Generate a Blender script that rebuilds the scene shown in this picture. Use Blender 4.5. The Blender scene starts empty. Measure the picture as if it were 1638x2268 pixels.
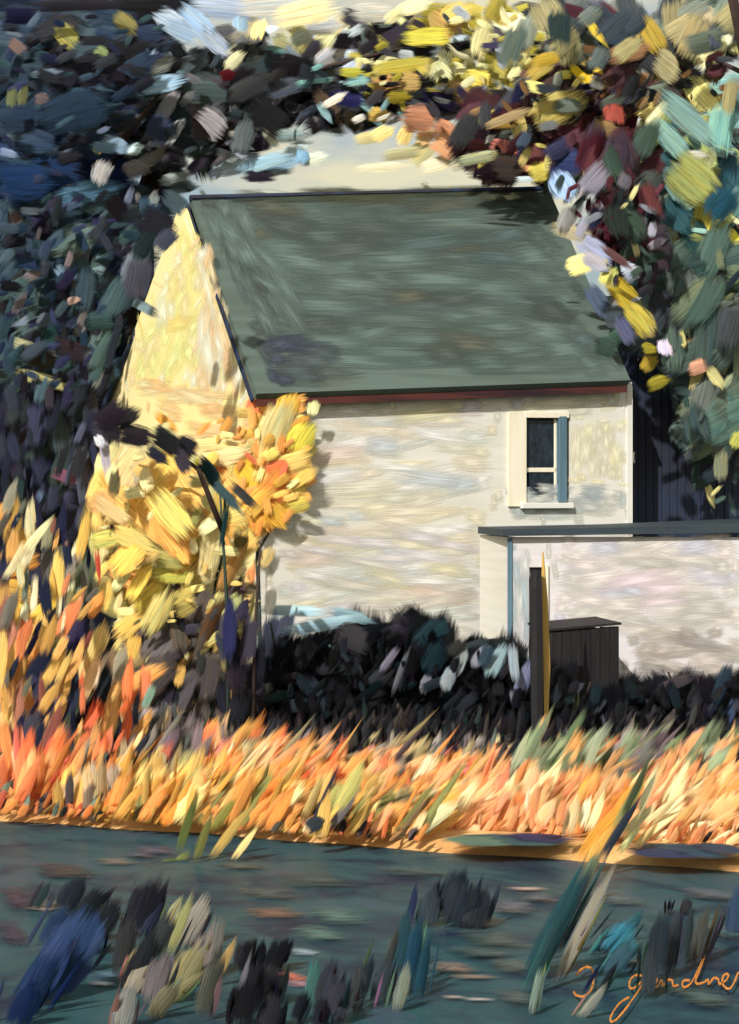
import bpy, bmesh, math, random
import numpy as np
from mathutils import Vector, Matrix

# ------------------------------------------------------------------ camera, sky, sun, exposure
SC = bpy.context.scene
COL = SC.collection
R = math.radians
F, VX, HY, CZ = 4500.0, -481.0, 1050.0, 3.4        # lens in picture units (1638 x 2268), principal point, eye height
PW, PH = 1638.0, 2268.0
cd = bpy.data.cameras.new('camera')
cam = bpy.data.objects.new('camera', cd); COL.objects.link(cam)
cam.location = (0, 0, CZ); cam.rotation_euler = (R(90), 0, 0)
cd.sensor_fit = 'VERTICAL'; cd.sensor_height = 36.0; cd.lens = 36.0 * F / PH
cd.shift_x = (PW / 2 - VX) / PH; cd.shift_y = (HY - PH / 2) / PH
cd.clip_start = 0.5; cd.clip_end = 3000
SC.camera = cam
SUN_EL, SUN_AZ = R(36), R(218)                      # azimuth clockwise from +Y
to_sun = Vector((math.sin(SUN_AZ) * math.cos(SUN_EL), math.cos(SUN_AZ) * math.cos(SUN_EL), math.sin(SUN_EL)))
W = bpy.data.worlds.new('World'); SC.world = W; W.use_nodes = True
nt = W.node_tree; nt.nodes.clear()
wo = nt.nodes.new('ShaderNodeOutputWorld'); bg = nt.nodes.new('ShaderNodeBackground')
sky = nt.nodes.new('ShaderNodeTexSky'); sky.sky_type = 'NISHITA'; sky.sun_disc = False
sky.sun_elevation = SUN_EL; sky.sun_rotation = SUN_AZ; sky.dust_density = 2.5; sky.air_density = 1.0
tc = nt.nodes.new('ShaderNodeTexCoord')
mp = nt.nodes.new('ShaderNodeMapping'); mp.inputs['Scale'].default_value = (11, 11, 34)
ns = nt.nodes.new('ShaderNodeTexNoise'); ns.inputs['Scale'].default_value = 1.0; ns.inputs['Detail'].default_value = 5
rp = nt.nodes.new('ShaderNodeValToRGB')
rp.color_ramp.elements[0].position = 0.38; rp.color_ramp.elements[0].color = (0, 0, 0, 1)
rp.color_ramp.elements[1].position = 0.62; rp.color_ramp.elements[1].color = (1, 1, 1, 1)
mx = nt.nodes.new('ShaderNodeMix'); mx.data_type = 'RGBA'
mx.inputs['B'].default_value = (7.9, 7.4, 5.2, 1)   # thin cream cloud over the whole sky
nt.links.new(tc.outputs['Generated'], mp.inputs['Vector']); nt.links.new(mp.outputs[0], ns.inputs['Vector'])
nt.links.new(ns.outputs['Fac'], rp.inputs['Fac']); nt.links.new(rp.outputs['Color'], mx.inputs['Factor'])
nt.links.new(sky.outputs[0], mx.inputs['A']); nt.links.new(mx.outputs['Result'], bg.inputs['Color'])
bg.inputs['Strength'].default_value = 0.10
nt.links.new(bg.outputs[0], wo.inputs['Surface'])
sl = bpy.data.lights.new('sun', 'SUN'); sl.energy = 4.4; sl.angle = R(0.6); sl.color = (1.0, 0.965, 0.92)
so = bpy.data.objects.new('sun', sl); COL.objects.link(so)
so.rotation_euler = to_sun.to_track_quat('Z', 'Y').to_euler()
SC.cycles.transparent_max_bounces = 24
SC.view_settings.view_transform = 'Standard'; SC.view_settings.look = 'None'
SC.view_settings.exposure = 0.04; SC.view_settings.gamma = 1.0; SC.view_settings.use_curve_mapping = False

# ------------------------------------------------------------------ helpers
rng = random.Random(11)
nrg = np.random.default_rng(7)
def at(px, py, Y):
    return Vector(((px - VX) / F * Y, Y, CZ + (HY - py) / F * Y))
def lin(c):
    return tuple(((v / 255 / 12.92) if v / 255 <= 0.04045 else ((v / 255 + 0.055) / 1.055) ** 2.4) for v in c)
def tag(o, label=None, cat=None, group=None, kind=None):
    if label: o['label'] = label
    if cat: o['category'] = cat
    if group: o['group'] = group
    if kind: o['kind'] = kind
    return o
def thing(name, label, cat, loc=(0, 0, 0), group=None):
    o = bpy.data.objects.new(name, None); COL.objects.link(o); o.location = loc
    o.empty_display_size = 0.2
    return tag(o, label, cat, group)
def link(name, me, parent=None, mat=None):
    o = bpy.data.objects.new(name, me); COL.objects.link(o)
    if mat is not None and not me.materials: me.materials.append(mat)
    if parent is not None:
        o.parent = parent
        if parent.parent is None: o.matrix_parent_inverse = Matrix.Translation(-Vector(parent.location))   # parts are authored in world coordinates
    return o
def mesh_obj(name, bm, mat, parent=None, smooth=False):
    bmesh.ops.recalc_face_normals(bm, faces=bm.faces)
    me = bpy.data.meshes.new(name); bm.to_mesh(me); bm.free()
    if smooth: me.polygons.foreach_set('use_smooth', [True] * len(me.polygons))
    return link(name, me, parent, mat)
def prism(bm, pts, off):
    """closed solid: polygon pts swept by the vector off"""
    a = [bm.verts.new(p) for p in pts]; b = [bm.verts.new(Vector(p) + Vector(off)) for p in pts]
    bm.faces.new(a); bm.faces.new(b[::-1])
    n = len(a)
    for i in range(n): bm.faces.new((a[i], b[i], b[(i + 1) % n], a[(i + 1) % n]))
def tube(bm, pts, rads, n=8):
    """tapered limb through the points"""
    rings = []
    for i, p in enumerate(pts):
        p = Vector(p)
        d = (Vector(pts[min(i + 1, len(pts) - 1)]) - Vector(pts[max(i - 1, 0)])).normalized()
        u = d.orthogonal().normalized(); v = d.cross(u)
        rings.append([bm.verts.new(p + (u * math.cos(k * 2 * math.pi / n) + v * math.sin(k * 2 * math.pi / n)) * rads[i] * (1 + 0.12 * math.sin(k * 2.4 + i))) for k in range(n)])
    for a, b in zip(rings, rings[1:]):
        for k in range(n): bm.faces.new((a[k], a[(k + 1) % n], b[(k + 1) % n], b[k]))
    bm.faces.new(rings[0][::-1]); bm.faces.new(rings[-1])

# ------------------------------------------------------------------ materials
def nodes(m):
    m.use_nodes = True
    t = m.node_tree; b = t.nodes['Principled BSDF']
    return t, b
def N(t, kind, **kw):
    n = t.nodes.new(kind)
    for k, v in kw.items(): n.inputs[k].default_value = v
    return n
def ramp(t, stops):
    r = t.nodes.new('ShaderNodeValToRGB'); e = r.color_ramp.elements
    while len(e) < len(stops): e.new(0.5)
    for x, (p, c) in zip(e, stops): x.position = p; x.color = (*c, 1)
    return r
def stroke_mat(name, by_object, rough=0.55, vary=0.42, spec=0.1, warm=0.9, relief=0.5, ends=3.6, sides=5.0, ragged=1.7, lo=0.12, hi=0.85):
    """brushy leaf / paint: own colour with streaks along the length"""
    m = bpy.data.materials.new(name); t, b = nodes(m)
    uv = N(t, 'ShaderNodeUVMap'); mp = N(t, 'ShaderNodeMapping')
    mp.inputs['Scale'].default_value = (1.6, 15, 1)
    oi = N(t, 'ShaderNodeObjectInfo')
    sep = N(t, 'ShaderNodeCombineXYZ'); mul = N(t, 'ShaderNodeMath'); mul.operation = 'MULTIPLY'; mul.inputs[1].default_value = 37.0
    if by_object:
        col = oi.outputs['Color']; t.links.new(oi.outputs['Random'], mul.inputs[0])
    else:
        at_ = N(t, 'ShaderNodeAttribute'); at_.attribute_name = 'tint'; col = at_.outputs['Color']
        t.links.new(at_.outputs['Alpha'], mul.inputs[0])
    t.links.new(mul.outputs[0], sep.inputs['X']); t.links.new(mul.outputs[0], sep.inputs['Y'])
    t.links.new(uv.outputs[0], mp.inputs['Vector']); t.links.new(sep.outputs[0], mp.inputs['Location'])
    n1 = N(t, 'ShaderNodeTexNoise', Scale=1.0, Detail=4.0, Roughness=0.6)
    t.links.new(mp.outputs[0], n1.inputs['Vector'])
    rr = ramp(t, [(0.28, (1 - vary,) * 3), (0.5, (1.0,) * 3), (0.75, (1 + vary * 0.9,) * 3)])
    t.links.new(n1.outputs['Fac'], rr.inputs['Fac'])
    mxx = N(t, 'ShaderNodeMix'); mxx.data_type = 'RGBA'; mxx.blend_type = 'MULTIPLY'; mxx.inputs['Factor'].default_value = 1.0
    t.links.new(col, mxx.inputs['A']); t.links.new(rr.outputs['Color'], mxx.inputs['B'])
    # second broad tone shift, warm to cool
    n2 = N(t, 'ShaderNodeTexNoise', Scale=0.35, Detail=2.0)
    t.links.new(mp.outputs[0], n2.inputs['Vector'])
    r2 = ramp(t, [(0.3, (1.10, 1.0, 0.88)), (0.7, (0.90, 1.0, 1.14))])
    t.links.new(n2.outputs['Fac'], r2.inputs['Fac'])
    m2 = N(t, 'ShaderNodeMix'); m2.data_type = 'RGBA'; m2.blend_type = 'MULTIPLY'; m2.inputs['Factor'].default_value = warm
    t.links.new(mxx.outputs['Result'], m2.inputs['A']); t.links.new(r2.outputs['Color'], m2.inputs['B'])
    t.links.new(m2.outputs['Result'], b.inputs['Base Color'])
    bp = N(t, 'ShaderNodeBump', Strength=relief, Distance=0.012 if relief > 0.3 else 0.003)
    t.links.new(n1.outputs['Fac'], bp.inputs['Height']); t.links.new(bp.outputs[0], b.inputs['Normal'])
    b.inputs['Roughness'].default_value = rough; b.inputs['Specular IOR Level'].default_value = spec
    # ragged, thinning edges like a drying brush or a torn leaf
    def mth(op, a, bb):
        n = t.nodes.new('ShaderNodeMath'); n.operation = op
        for i, x in enumerate((a, bb)):
            if isinstance(x, (int, float)): n.inputs[i].default_value = x
            else: t.links.new(x, n.inputs[i])
        return n.outputs[0]
    su = N(t, 'ShaderNodeSeparateXYZ'); t.links.new(uv.outputs[0], su.inputs[0])
    def edge(o, k): return mth('MULTIPLY', mth('MINIMUM', o, mth('SUBTRACT', 1.0, o)), k)
    e = mth('MINIMUM', edge(su.outputs['X'], ends), edge(su.outputs['Y'], sides))
    val = mth('ADD', e, mth('MULTIPLY', mth('SUBTRACT', n1.outputs['Fac'], 0.5), ragged))
    mr = N(t, 'ShaderNodeMapRange'); mr.inputs['From Min'].default_value = lo; mr.inputs['From Max'].default_value = hi
    t.links.new(val, mr.inputs['Value']); t.links.new(mr.outputs[0], b.inputs['Alpha'])
    return m
def streak_mat(name, stops, scale=(1, 1, 8), rough=0.6, bump=0.10, big=0.35, spec=0.2, dist=0.02):
    """a surface brushed along one axis, several of its own tints mixed by stretched noise (object space)"""
    m = bpy.data.materials.new(name); t, b = nodes(m)
    tc = N(t, 'ShaderNodeTexCoord'); mp = N(t, 'ShaderNodeMapping'); mp.inputs['Scale'].default_value = scale
    t.links.new(tc.outputs['Object'], mp.inputs['Vector'])
    n1 = N(t, 'ShaderNodeTexNoise', Scale=1.0, Detail=6.0, Roughness=0.62, Distortion=0.5)
    t.links.new(mp.outputs[0], n1.inputs['Vector'])
    n2 = N(t, 'ShaderNodeTexNoise', Scale=big, Detail=2.0); t.links.new(tc.outputs['Object'], n2.inputs['Vector'])
    ad = N(t, 'ShaderNodeMix'); ad.data_type = 'FLOAT'; ad.inputs['Factor'].default_value = 0.4
    t.links.new(n1.outputs['Fac'], ad.inputs['A']); t.links.new(n2.outputs['Fac'], ad.inputs['B'])
    r = ramp(t, stops); t.links.new(ad.outputs['Result'], r.inputs['Fac'])
    t.links.new(r.outputs['Color'], b.inputs['Base Color'])
    bp = N(t, 'ShaderNodeBump', Strength=bump, Distance=dist)
    t.links.new(n1.outputs['Fac'], bp.inputs['Height']); t.links.new(bp.outputs[0], b.inputs['Normal'])
    b.inputs['Roughness'].default_value = rough; b.inputs['Specular IOR Level'].default_value = spec
    return m
M = {}
M['leaf'] = stroke_mat('leaf_stroke', True)
M['leafmass'] = stroke_mat('leaf_mass', False)
M['paint'] = stroke_mat('wall_paint_stroke', True, rough=0.6, vary=0.07, spec=0.12, warm=0.3, relief=0.16, ends=2.4, sides=2.6, ragged=1.8, lo=0.2, hi=1.15)
M['weed'] = stroke_mat('reflection_stroke', True, rough=0.4, vary=0.2, spec=0.25, ends=2.4, sides=2.6, ragged=1.8, lo=0.15, hi=1.1)  # for the reflection strokes painted on the water
M['wall'] = streak_mat('whitewash', [(0.3, lin((206, 205, 197))), (0.45, lin((218, 214, 200))), (0.55, lin((224, 222, 213))), (0.68, lin((210, 212, 215)))], (0.5, 0.5, 9))
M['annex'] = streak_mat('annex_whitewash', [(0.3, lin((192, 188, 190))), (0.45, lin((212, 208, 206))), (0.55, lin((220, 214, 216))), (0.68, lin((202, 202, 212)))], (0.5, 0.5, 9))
M['gable'] = streak_mat('gable_sun_tint', [(0.3, lin((236, 224, 150))), (0.5, lin((244, 228, 164))), (0.68, lin((246, 220, 178)))], (3, 3, 0.6))  # pale yellow wall with warm sunlight put into its tints
M['roof'] = streak_mat('roof_paint', [(0.3, lin((74, 84, 77))), (0.46, lin((82, 95, 87))), (0.58, lin((90, 105, 97))), (0.7, lin((84, 89, 79)))], (0.4, 2.5, 6), rough=0.7)
M['fascia'] = streak_mat('eave_board', [(0.38, lin((46, 34, 40))), (0.55, lin((92, 50, 44))), (0.66, lin((52, 44, 56)))], (0.6, 1, 12))
M['dark'] = streak_mat('dark_timber', [(0.3, lin((38, 38, 48))), (0.48, lin((48, 51, 64))), (0.58, lin((42, 62, 92))), (0.75, lin((64, 70, 76)))], (5, 5, 0.7))
M['black'] = streak_mat('black_timber', [(0.3, lin((22, 21, 24))), (0.55, lin((34, 32, 34))), (0.75, lin((48, 46, 48)))], (7, 7, 0.7))
M['annexroof'] = streak_mat('flat_roof_felt', [(0.3, lin((40, 46, 52))), (0.6, lin((62, 74, 80)))], (0.5, 2, 8))
M['slate'] = streak_mat('slate_shutter', [(0.3, lin((66, 92, 108))), (0.6, lin((100, 128, 142)))], (8, 8, 0.8))
M['cream'] = streak_mat('cream_frame', [(0.3, lin((226, 214, 180))), (0.6, lin((240, 234, 216)))], (8, 8, 0.8))
M['bark'] = streak_mat('dark_bark', [(0.3, lin((42, 34, 32))), (0.6, lin((72, 58, 52)))], (6, 6, 1), rough=0.85)
M['stem'] = streak_mat('green_stem', [(0.3, lin((38, 56, 56))), (0.6, lin((58, 74, 62)))], (6, 6, 1), rough=0.8)
M['sig'] = streak_mat('orange_lettering', [(0.3, lin((176, 104, 42))), (0.6, lin((214, 138, 62)))], (30, 30, 4))
M['wood'] = streak_mat('far_hill', [(0.3, lin((40, 48, 60))), (0.6, lin((62, 78, 80)))], (0.1, 0.1, 0.4))
def glass():
    m = bpy.data.materials.new('window_glass'); t, b = nodes(m)
    n = N(t, 'ShaderNodeTexNoise', Scale=5.0, Detail=3.0)
    r = ramp(t, [(0.3, lin((20, 26, 34))), (0.7, lin((40, 56, 66)))])
    t.links.new(n.outputs['Fac'], r.inputs['Fac']); t.links.new(r.outputs['Color'], b.inputs['Base Color'])
    b.inputs['Roughness'].default_value = 0.22; b.inputs['Specular IOR Level'].default_value = 0.4
    return m
M['glass'] = glass()
def water_mat():
    m = bpy.data.materials.new('pond_water'); t, b = nodes(m)
    tc = N(t, 'ShaderNodeTexCoord'); mp = N(t, 'ShaderNodeMapping'); mp.inputs['Scale'].default_value = (0.9, 0.8, 1)
    t.links.new(tc.outputs['Object'], mp.inputs['Vector'])
    n1 = N(t, 'ShaderNodeTexNoise', Scale=1.4, Detail=5.0, Roughness=0.6, Distortion=0.6); t.links.new(mp.outputs[0], n1.inputs['Vector'])
    r = ramp(t, [(0.28, lin((26, 34, 58))), (0.42, lin((40, 62, 74))), (0.55, lin((52, 82, 86))), (0.68, lin((62, 78, 94)))])
    t.links.new(n1.outputs['Fac'], r.inputs['Fac']); t.links.new(r.outputs['Color'], b.inputs['Base Color'])
    mp2 = N(t, 'ShaderNodeMapping'); mp2.inputs['Scale'].default_value = (3.0, 5.5, 1)
    t.links.new(tc.outputs['Object'], mp2.inputs['Vector'])
    n2 = N(t, 'ShaderNodeTexNoise', Scale=1.0, Detail=4.0); t.links.new(mp2.outputs[0], n2.inputs['Vector'])
    bp = N(t, 'ShaderNodeBump', Strength=0.25, Distance=0.05)
    t.links.new(n2.outputs['Fac'], bp.inputs['Height']); t.links.new(bp.outputs[0], b.inputs['Normal'])
    b.inputs['Roughness'].default_value = 0.34; b.inputs['Specular IOR Level'].default_value = 0.12; b.inputs['IOR'].default_value = 1.2
    return m
M['water'] = water_mat()
def ground_mat():
    m = bpy.data.materials.new('bank_earth'); t, b = nodes(m)
    tc = N(t, 'ShaderNodeTexCoord'); at_ = N(t, 'ShaderNodeAttribute'); at_.attribute_name = 'sand'
    n1 = N(t, 'ShaderNodeTexNoise', Scale=2.2, Detail=6.0, Roughness=0.65); t.links.new(tc.outputs['Object'], n1.inputs['Vector'])
    r1 = ramp(t, [(0.3, lin((176, 122, 68))), (0.5, lin((208, 160, 98))), (0.7, lin((226, 186, 126)))])
    r2 = ramp(t, [(0.3, lin((34, 34, 34))), (0.55, lin((58, 56, 46))), (0.75, lin((90, 78, 56)))])
    t.links.new(n1.outputs['Fac'], r1.inputs['Fac']); t.links.new(n1.outputs['Fac'], r2.inputs['Fac'])
    mxx = N(t, 'ShaderNodeMix'); mxx.data_type = 'RGBA'
    t.links.new(at_.outputs['Fac'], mxx.inputs['Factor']); t.links.new(r2.outputs['Color'], mxx.inputs['A']); t.links.new(r1.outputs['Color'], mxx.inputs['B'])
    t.links.new(mxx.outputs['Result'], b.inputs['Base Color'])
    bp = N(t, 'ShaderNodeBump', Strength=0.5, Distance=0.04); t.links.new(n1.outputs['Fac'], bp.inputs['Height']); t.links.new(bp.outputs[0], b.inputs['Normal'])
    b.inputs['Roughness'].default_value = 0.85
    return m
M['ground'] = ground_mat()

# ------------------------------------------------------------------ brush-shaped leaves and blades (40 triangles each)
NC, NR = 6, 5
def leaf_grid(r, blade=False):
    V = np.zeros((NC, NR, 3))
    bend = r.uniform(-0.16, 0.16)
    curl = r.uniform(-0.10, 0.14)
    for j in range(NC):
        y = -0.5 + j / (NC - 1)
        e = 1 - math.sqrt(max(0, 1 - (2 * y * 0.97) ** 2))
        if blade:
            u0 = -0.5 + 0.05 * r.random(); u1 = 0.5 - 0.34 * abs(2 * y) ** 1.3 - 0.12 * r.random()
        else:
            u0 = -0.5 + 0.22 * e + 0.09 * r.random(); u1 = 0.5 - 0.24 * e - 0.20 * r.random()
        ridge = r.uniform(-0.5, 0.5)
        for i in range(NR):
            q = i / (NR - 1); u = u0 + (u1 - u0) * q
            if blade: wy = 0.55 + 0.55 * math.sin(min(1, q * 1.15) * math.pi * 0.72) - 0.25 * q
            else: wy = 0.86 + 0.16 * math.sin(q * math.pi) + 0.05 * r.uniform(-1, 1)
            V[j, i] = (u, y * wy + bend * (4 * u * u - 0.5) * 0.5, 0.16 * (1 - (2 * y) ** 2) + curl * (4 * u * u) + 0.06 * ridge)
    return V
LEAFV = [leaf_grid(rng) for _ in range(16)]
BLADEV = [leaf_grid(rng, True) for _ in range(12)]
QUADS = np.array([(j * NR + i, j * NR + i + 1, (j + 1) * NR + i + 1, (j + 1) * NR + i) for j in range(NC - 1) for i in range(NR - 1)])
UVV = np.array([[(i / (NR - 1), j / (NC - 1)) for i in range(NR)] for j in range(NC)]).reshape(-1, 2)
def stroke_mesh(name, V, mat):
    me = bpy.data.meshes.new(name)
    me.from_pydata([tuple(v) for v in V.reshape(-1, 3)], [], [tuple(map(int, q)) for q in QUADS])
    ul = me.uv_layers.new(name='UVMap')
    ul.data.foreach_set('uv', UVV[QUADS.reshape(-1)].reshape(-1).astype(np.float32))
    me.polygons.foreach_set('use_smooth', [True] * len(me.polygons))
    me.materials.append(mat); return me
LEAFM = [stroke_mesh('leaf', v, M['leaf']) for v in LEAFV]
BLADEM = [stroke_mesh('blade', v, M['leaf']) for v in BLADEV]
REFLM = [stroke_mesh('water_patch', v, M['weed']) for v in LEAFV]
PAINTM = [stroke_mesh('paint_stroke', v, M['paint']) for v in LEAFV]

GAIN = 1.0                                         # leaves face every way: their own colour a little above the picture's mean tone
def basis(t, n):
    t = t.normalized(); b = n.cross(t).normalized(); n = t.cross(b)
    return t, b, n
def tone(c, g):
    m = sum(c) / 3; k = min(1, max(0, (m - 0.03) / 0.22))
    k = k * k * (3 - 2 * k); w = (1 - 0.08 * (1 - k), 1.0, 1 + 0.16 * (1 - k))
    return tuple(min(0.86, v * g * q * (0.74 + 0.36 * k)) for v, q in zip(c, w))
class Dab:
    __slots__ = ('c', 't', 'b', 'n', 'L', 'W', 'Z', 'col', 'blade', 'v')
def dab(px, py, ang, L, Wd, rgb, Y, tilt=28, blade=False, gain=None, jit=10):
    d = Dab(); a = R(ang); s = Y / F
    t = Vector((math.cos(a), 0, math.sin(a))); n = Vector((0, -1, 0))
    q = Matrix.Rotation(R(rng.gauss(0, tilt * 0.6)), 3, t) @ Matrix.Rotation(R(rng.gauss(0, tilt * 0.5)), 3, n.cross(t))
    d.t, d.b, d.n = basis(q @ t, q @ n)
    d.c = at(px, py, Y); d.L = L * s * 1.2; d.W = Wd * s * 1.32; d.Z = min(d.L, d.W) * 0.45
    g = GAIN if gain is None else gain
    j = rng.gauss(0, jit)
    d.col = tone(lin([min(255, max(8, v + j + rng.gauss(0, jit * 0.25))) for v in rgb]), g)
    d.blade = blade; d.v = rng.randrange(12)
    return d
def rooted(bx, by, tx, ty, Wd, rgb, Y, gain=None, lean=0.25, jit=10):
    """a blade standing on the ground at picture point (bx, by), depth Y, whose tip shows at (tx, ty)"""
    p0 = at(bx, by, Y); p1 = at(tx, ty, Y + rng.uniform(-lean, lean))
    d = Dab(); t = p1 - p0; d.L = t.length
    n = Vector((rng.gauss(0, 0.35), -1, rng.gauss(0, 0.25)))
    d.t, d.b, d.n = basis(t, n); d.c = (p0 + p1) / 2; d.W = Wd * Y / F * 1.15; d.Z = d.W * 0.7
    g = GAIN if gain is None else gain; j = rng.gauss(0, jit)
    d.col = tone(lin([min(255, max(8, v + j + rng.gauss(0, jit * 0.25))) for v in rgb]), g)
    d.blade = True; d.v = rng.randrange(12); return d
def mat_of(d):
    return Matrix(((d.t.x * d.L, d.b.x * d.W, d.n.x * d.Z, d.c.x), (d.t.y * d.L, d.b.y * d.W, d.n.y * d.Z, d.c.y), (d.t.z * d.L, d.b.z * d.W, d.n.z * d.Z, d.c.z), (0, 0, 0, 1)))
def place(d, parent, name='leaf', meshes=None):
    ms = meshes or (BLADEM if d.blade else LEAFM)
    o = bpy.data.objects.new(name, ms[d.v % len(ms)]); COL.objects.link(o)
    o.parent = parent
    base = Vector(parent.location); pp = parent.parent
    o.matrix_basis = Matrix.Translation(-base) @ mat_of(d) if pp is None else mat_of(d)
    o.color = (*d.col, 1)
    return o
def mass(name, dabs, parent=None, mat=None):
    """many small leaves that nobody could count, one mesh of real leaf geometry"""
    n = len(dabs); nv = NC * NR
    co = np.zeros((n, nv, 3), np.float32); tint = np.zeros((n, nv, 4), np.float32)
    for k, d in enumerate(dabs):
        V = (BLADEV if d.blade else LEAFV)[d.v % (12 if d.blade else 16)].reshape(-1, 3)
        B = np.array([d.t * d.L, d.b * d.W, d.n * d.Z]); co[k] = V @ B + np.array(d.c)
        tint[k, :, :3] = d.col; tint[k, :, 3] = rng.random()
    base = np.array(parent.location) if parent is not None else np.zeros(3)
    co = (co - base).reshape(-1, 3).astype(np.float32)
    fc = (QUADS[None] + (np.arange(n) * nv)[:, None, None]).reshape(-1, 4)
    me = bpy.data.meshes.new(name)
    me.vertices.add(n * nv); me.vertices.foreach_set('co', co.reshape(-1))
    nf = len(fc); me.loops.add(nf * 4); me.loops.foreach_set('vertex_index', fc.reshape(-1).astype(np.int32))
    me.polygons.add(nf); me.polygons.foreach_set('loop_start', (np.arange(nf) * 4).astype(np.int32))
    me.update(calc_edges=True)
    ul = me.uv_layers.new(name='UVMap'); ul.data.foreach_set('uv', np.tile(UVV[QUADS.reshape(-1)].reshape(-1), n).astype(np.float32))
    ca = me.color_attributes.new('tint', 'FLOAT_COLOR', 'POINT'); ca.data.foreach_set('color', tint.reshape(-1))
    me.polygons.foreach_set('use_smooth', [True] * nf)
    me.materials.append(mat or M['leafmass']); me.validate()
    o = bpy.data.objects.new(name, me); COL.objects.link(o)
    if parent is not None: o.parent = parent
    o['kind'] = 'stuff'
    return o
def inside(poly, x, y):
    c = False; n = len(poly)
    for i in range(n):
        (x1, y1), (x2, y2) = poly[i], poly[(i + 1) % n]
        if (y1 > y) != (y2 > y) and x < (x2 - x1) * (y - y1) / (y2 - y1) + x1: c = not c
    return c
def halton(i, b):
    f, r = 1, 0
    while i: f /= b; r += f * (i % b); i //= b
    return r
_h = [17]
def scatter(poly, n):
    xs = [p[0] for p in poly]; ys = [p[1] for p in poly]; out = []
    while len(out) < n:
        _h[0] += 1
        x = min(xs) + halton(_h[0], 2) * (max(xs) - min(xs)); y = min(ys) + halton(_h[0], 3) * (max(ys) - min(ys))
        if inside(poly, x, y): out.append((x, y))
    return out
def pick(pal):
    return rng.choices([p[0] for p in pal], [p[1] for p in pal])[0]
def zone(poly, n, Y, L, asp, ang, pal, **kw):
    out = []
    for x, y in scatter(poly, n):
        l = rng.uniform(*L)
        out.append(dab(x, y, rng.gauss(*ang), l, l * rng.uniform(*asp), pick(pal), rng.uniform(*Y), **kw))
    return out
def accents(rows, ox, oy, Y, **kw):
    """hand-set large leaves: (x, y, angle, length, width, colour) in the half-size units of an enlarged quarter"""
    return [dab(ox + x / 2, oy + y / 2, a, l / 2, w / 2, c, rng.uniform(*Y), **kw) for x, y, a, l, w, c in rows]
def foliage(parent, big, small, name='leaf', limit=295):
    big = sorted(big, key=lambda d: -d.L * d.W / d.c.y ** 2)
    for d in big[:limit]: place(d, parent, name)
    rest = big[limit:] + small
    if rest: mass('foliage', rest, parent)

# ------------------------------------------------------------------ ground, water, hill
WZ = -0.12
def shore(x):
    return 20.4 - (x - 2.1) * 0.44 + 0.06 * math.sin(x * 1.9) + 0.04 * math.sin(x * 4.7 + 1)
def height(x, y):
    d = y - shore(x)
    k = min(1, max(0, (d + 0.5) / 1.1)); k = k * k * (3 - 2 * k)
    z = -0.75 + 0.75 * k + 0.03 * math.sin(x * 3.1 + y * 2.3) * (1 if d > 0.3 else 0.3)
    for cx, cy, rx, ry in ((6.75, 18.85, 0.75, 0.20), (8.2, 18.3, 0.9, 0.2)):          # wet hollows behind the shore
        q = ((x - cx) / rx) ** 2 + ((y - cy) / ry) ** 2
        if q < 2: z -= 0.0 * max(0, 1 - q / 2)
    return z
xs = sorted(set([-900, -400, -150, -60, -30, -15, -8, -4, -2] + [round(-1 + 0.14 * i, 3) for i in range(95)] + [14, 18, 25, 40, 80, 200, 500, 900]))
ys = sorted(set([-300, -100, -40, -10, 5, 10, 13, 15] + [round(16 + 0.13 * i, 3) for i in range(46)] + [22.5 + 0.6 * i for i in range(20)] + [36, 40, 50, 70, 100, 160, 300, 600, 1200]))
vs = [(x, y, height(max(-6, min(16, x)), y)) for y in ys for x in xs]
nx = len(xs)
me = bpy.data.meshes.new('ground')
me.from_pydata(vs, [], [(j * nx + i, j * nx + i + 1, (j + 1) * nx + i + 1, (j + 1) * nx + i) for j in range(len(ys) - 1) for i in range(nx - 1)])
me.polygons.foreach_set('use_smooth', [True] * len(me.polygons))
sa = me.attributes.new('sand', 'FLOAT', 'POINT')
sa.data.foreach_set('value', [min(1, max(0, (3.6 - (y - shore(max(-6, min(16, x))))) / 1.6)) for x, y, z in vs])
tag(link('ground', me, None, M['ground']), 'sandy pond bank rising to dark earth by the house', kind='structure')
bm = bmesh.new()
bmesh.ops.create_grid(bm, x_segments=2, y_segments=2, size=1)
for v in bm.verts: v.co = Vector((v.co.x * 900, -290 + (v.co.y + 1) * 160, WZ))
tag(mesh_obj('water', bm, M['water']), 'dark teal pond water in front of the bank', kind='structure')
bm = bmesh.new()
hx = [-400 + 20 * i for i in range(48)]
rows = []
for yy, hh in ((90, -0.5), (110, 0.55), (140, 1.0), (200, 0.9), (300, -0.1)):
    rows.append([bm.verts.new((x, yy, 13 * hh * (0.85 + 0.2 * math.sin(x * 0.021) + 0.08 * math.sin(x * 0.13)))) for x in hx])
for a, b in zip(rows, rows[1:]):
    for i in range(len(hx) - 1): bm.faces.new((a[i], a[i + 1], b[i + 1], b[i]))
tag(mesh_obj('hill', bm, M['wood'], smooth=True), 'low dark hill far behind the house', kind='structure')

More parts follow.
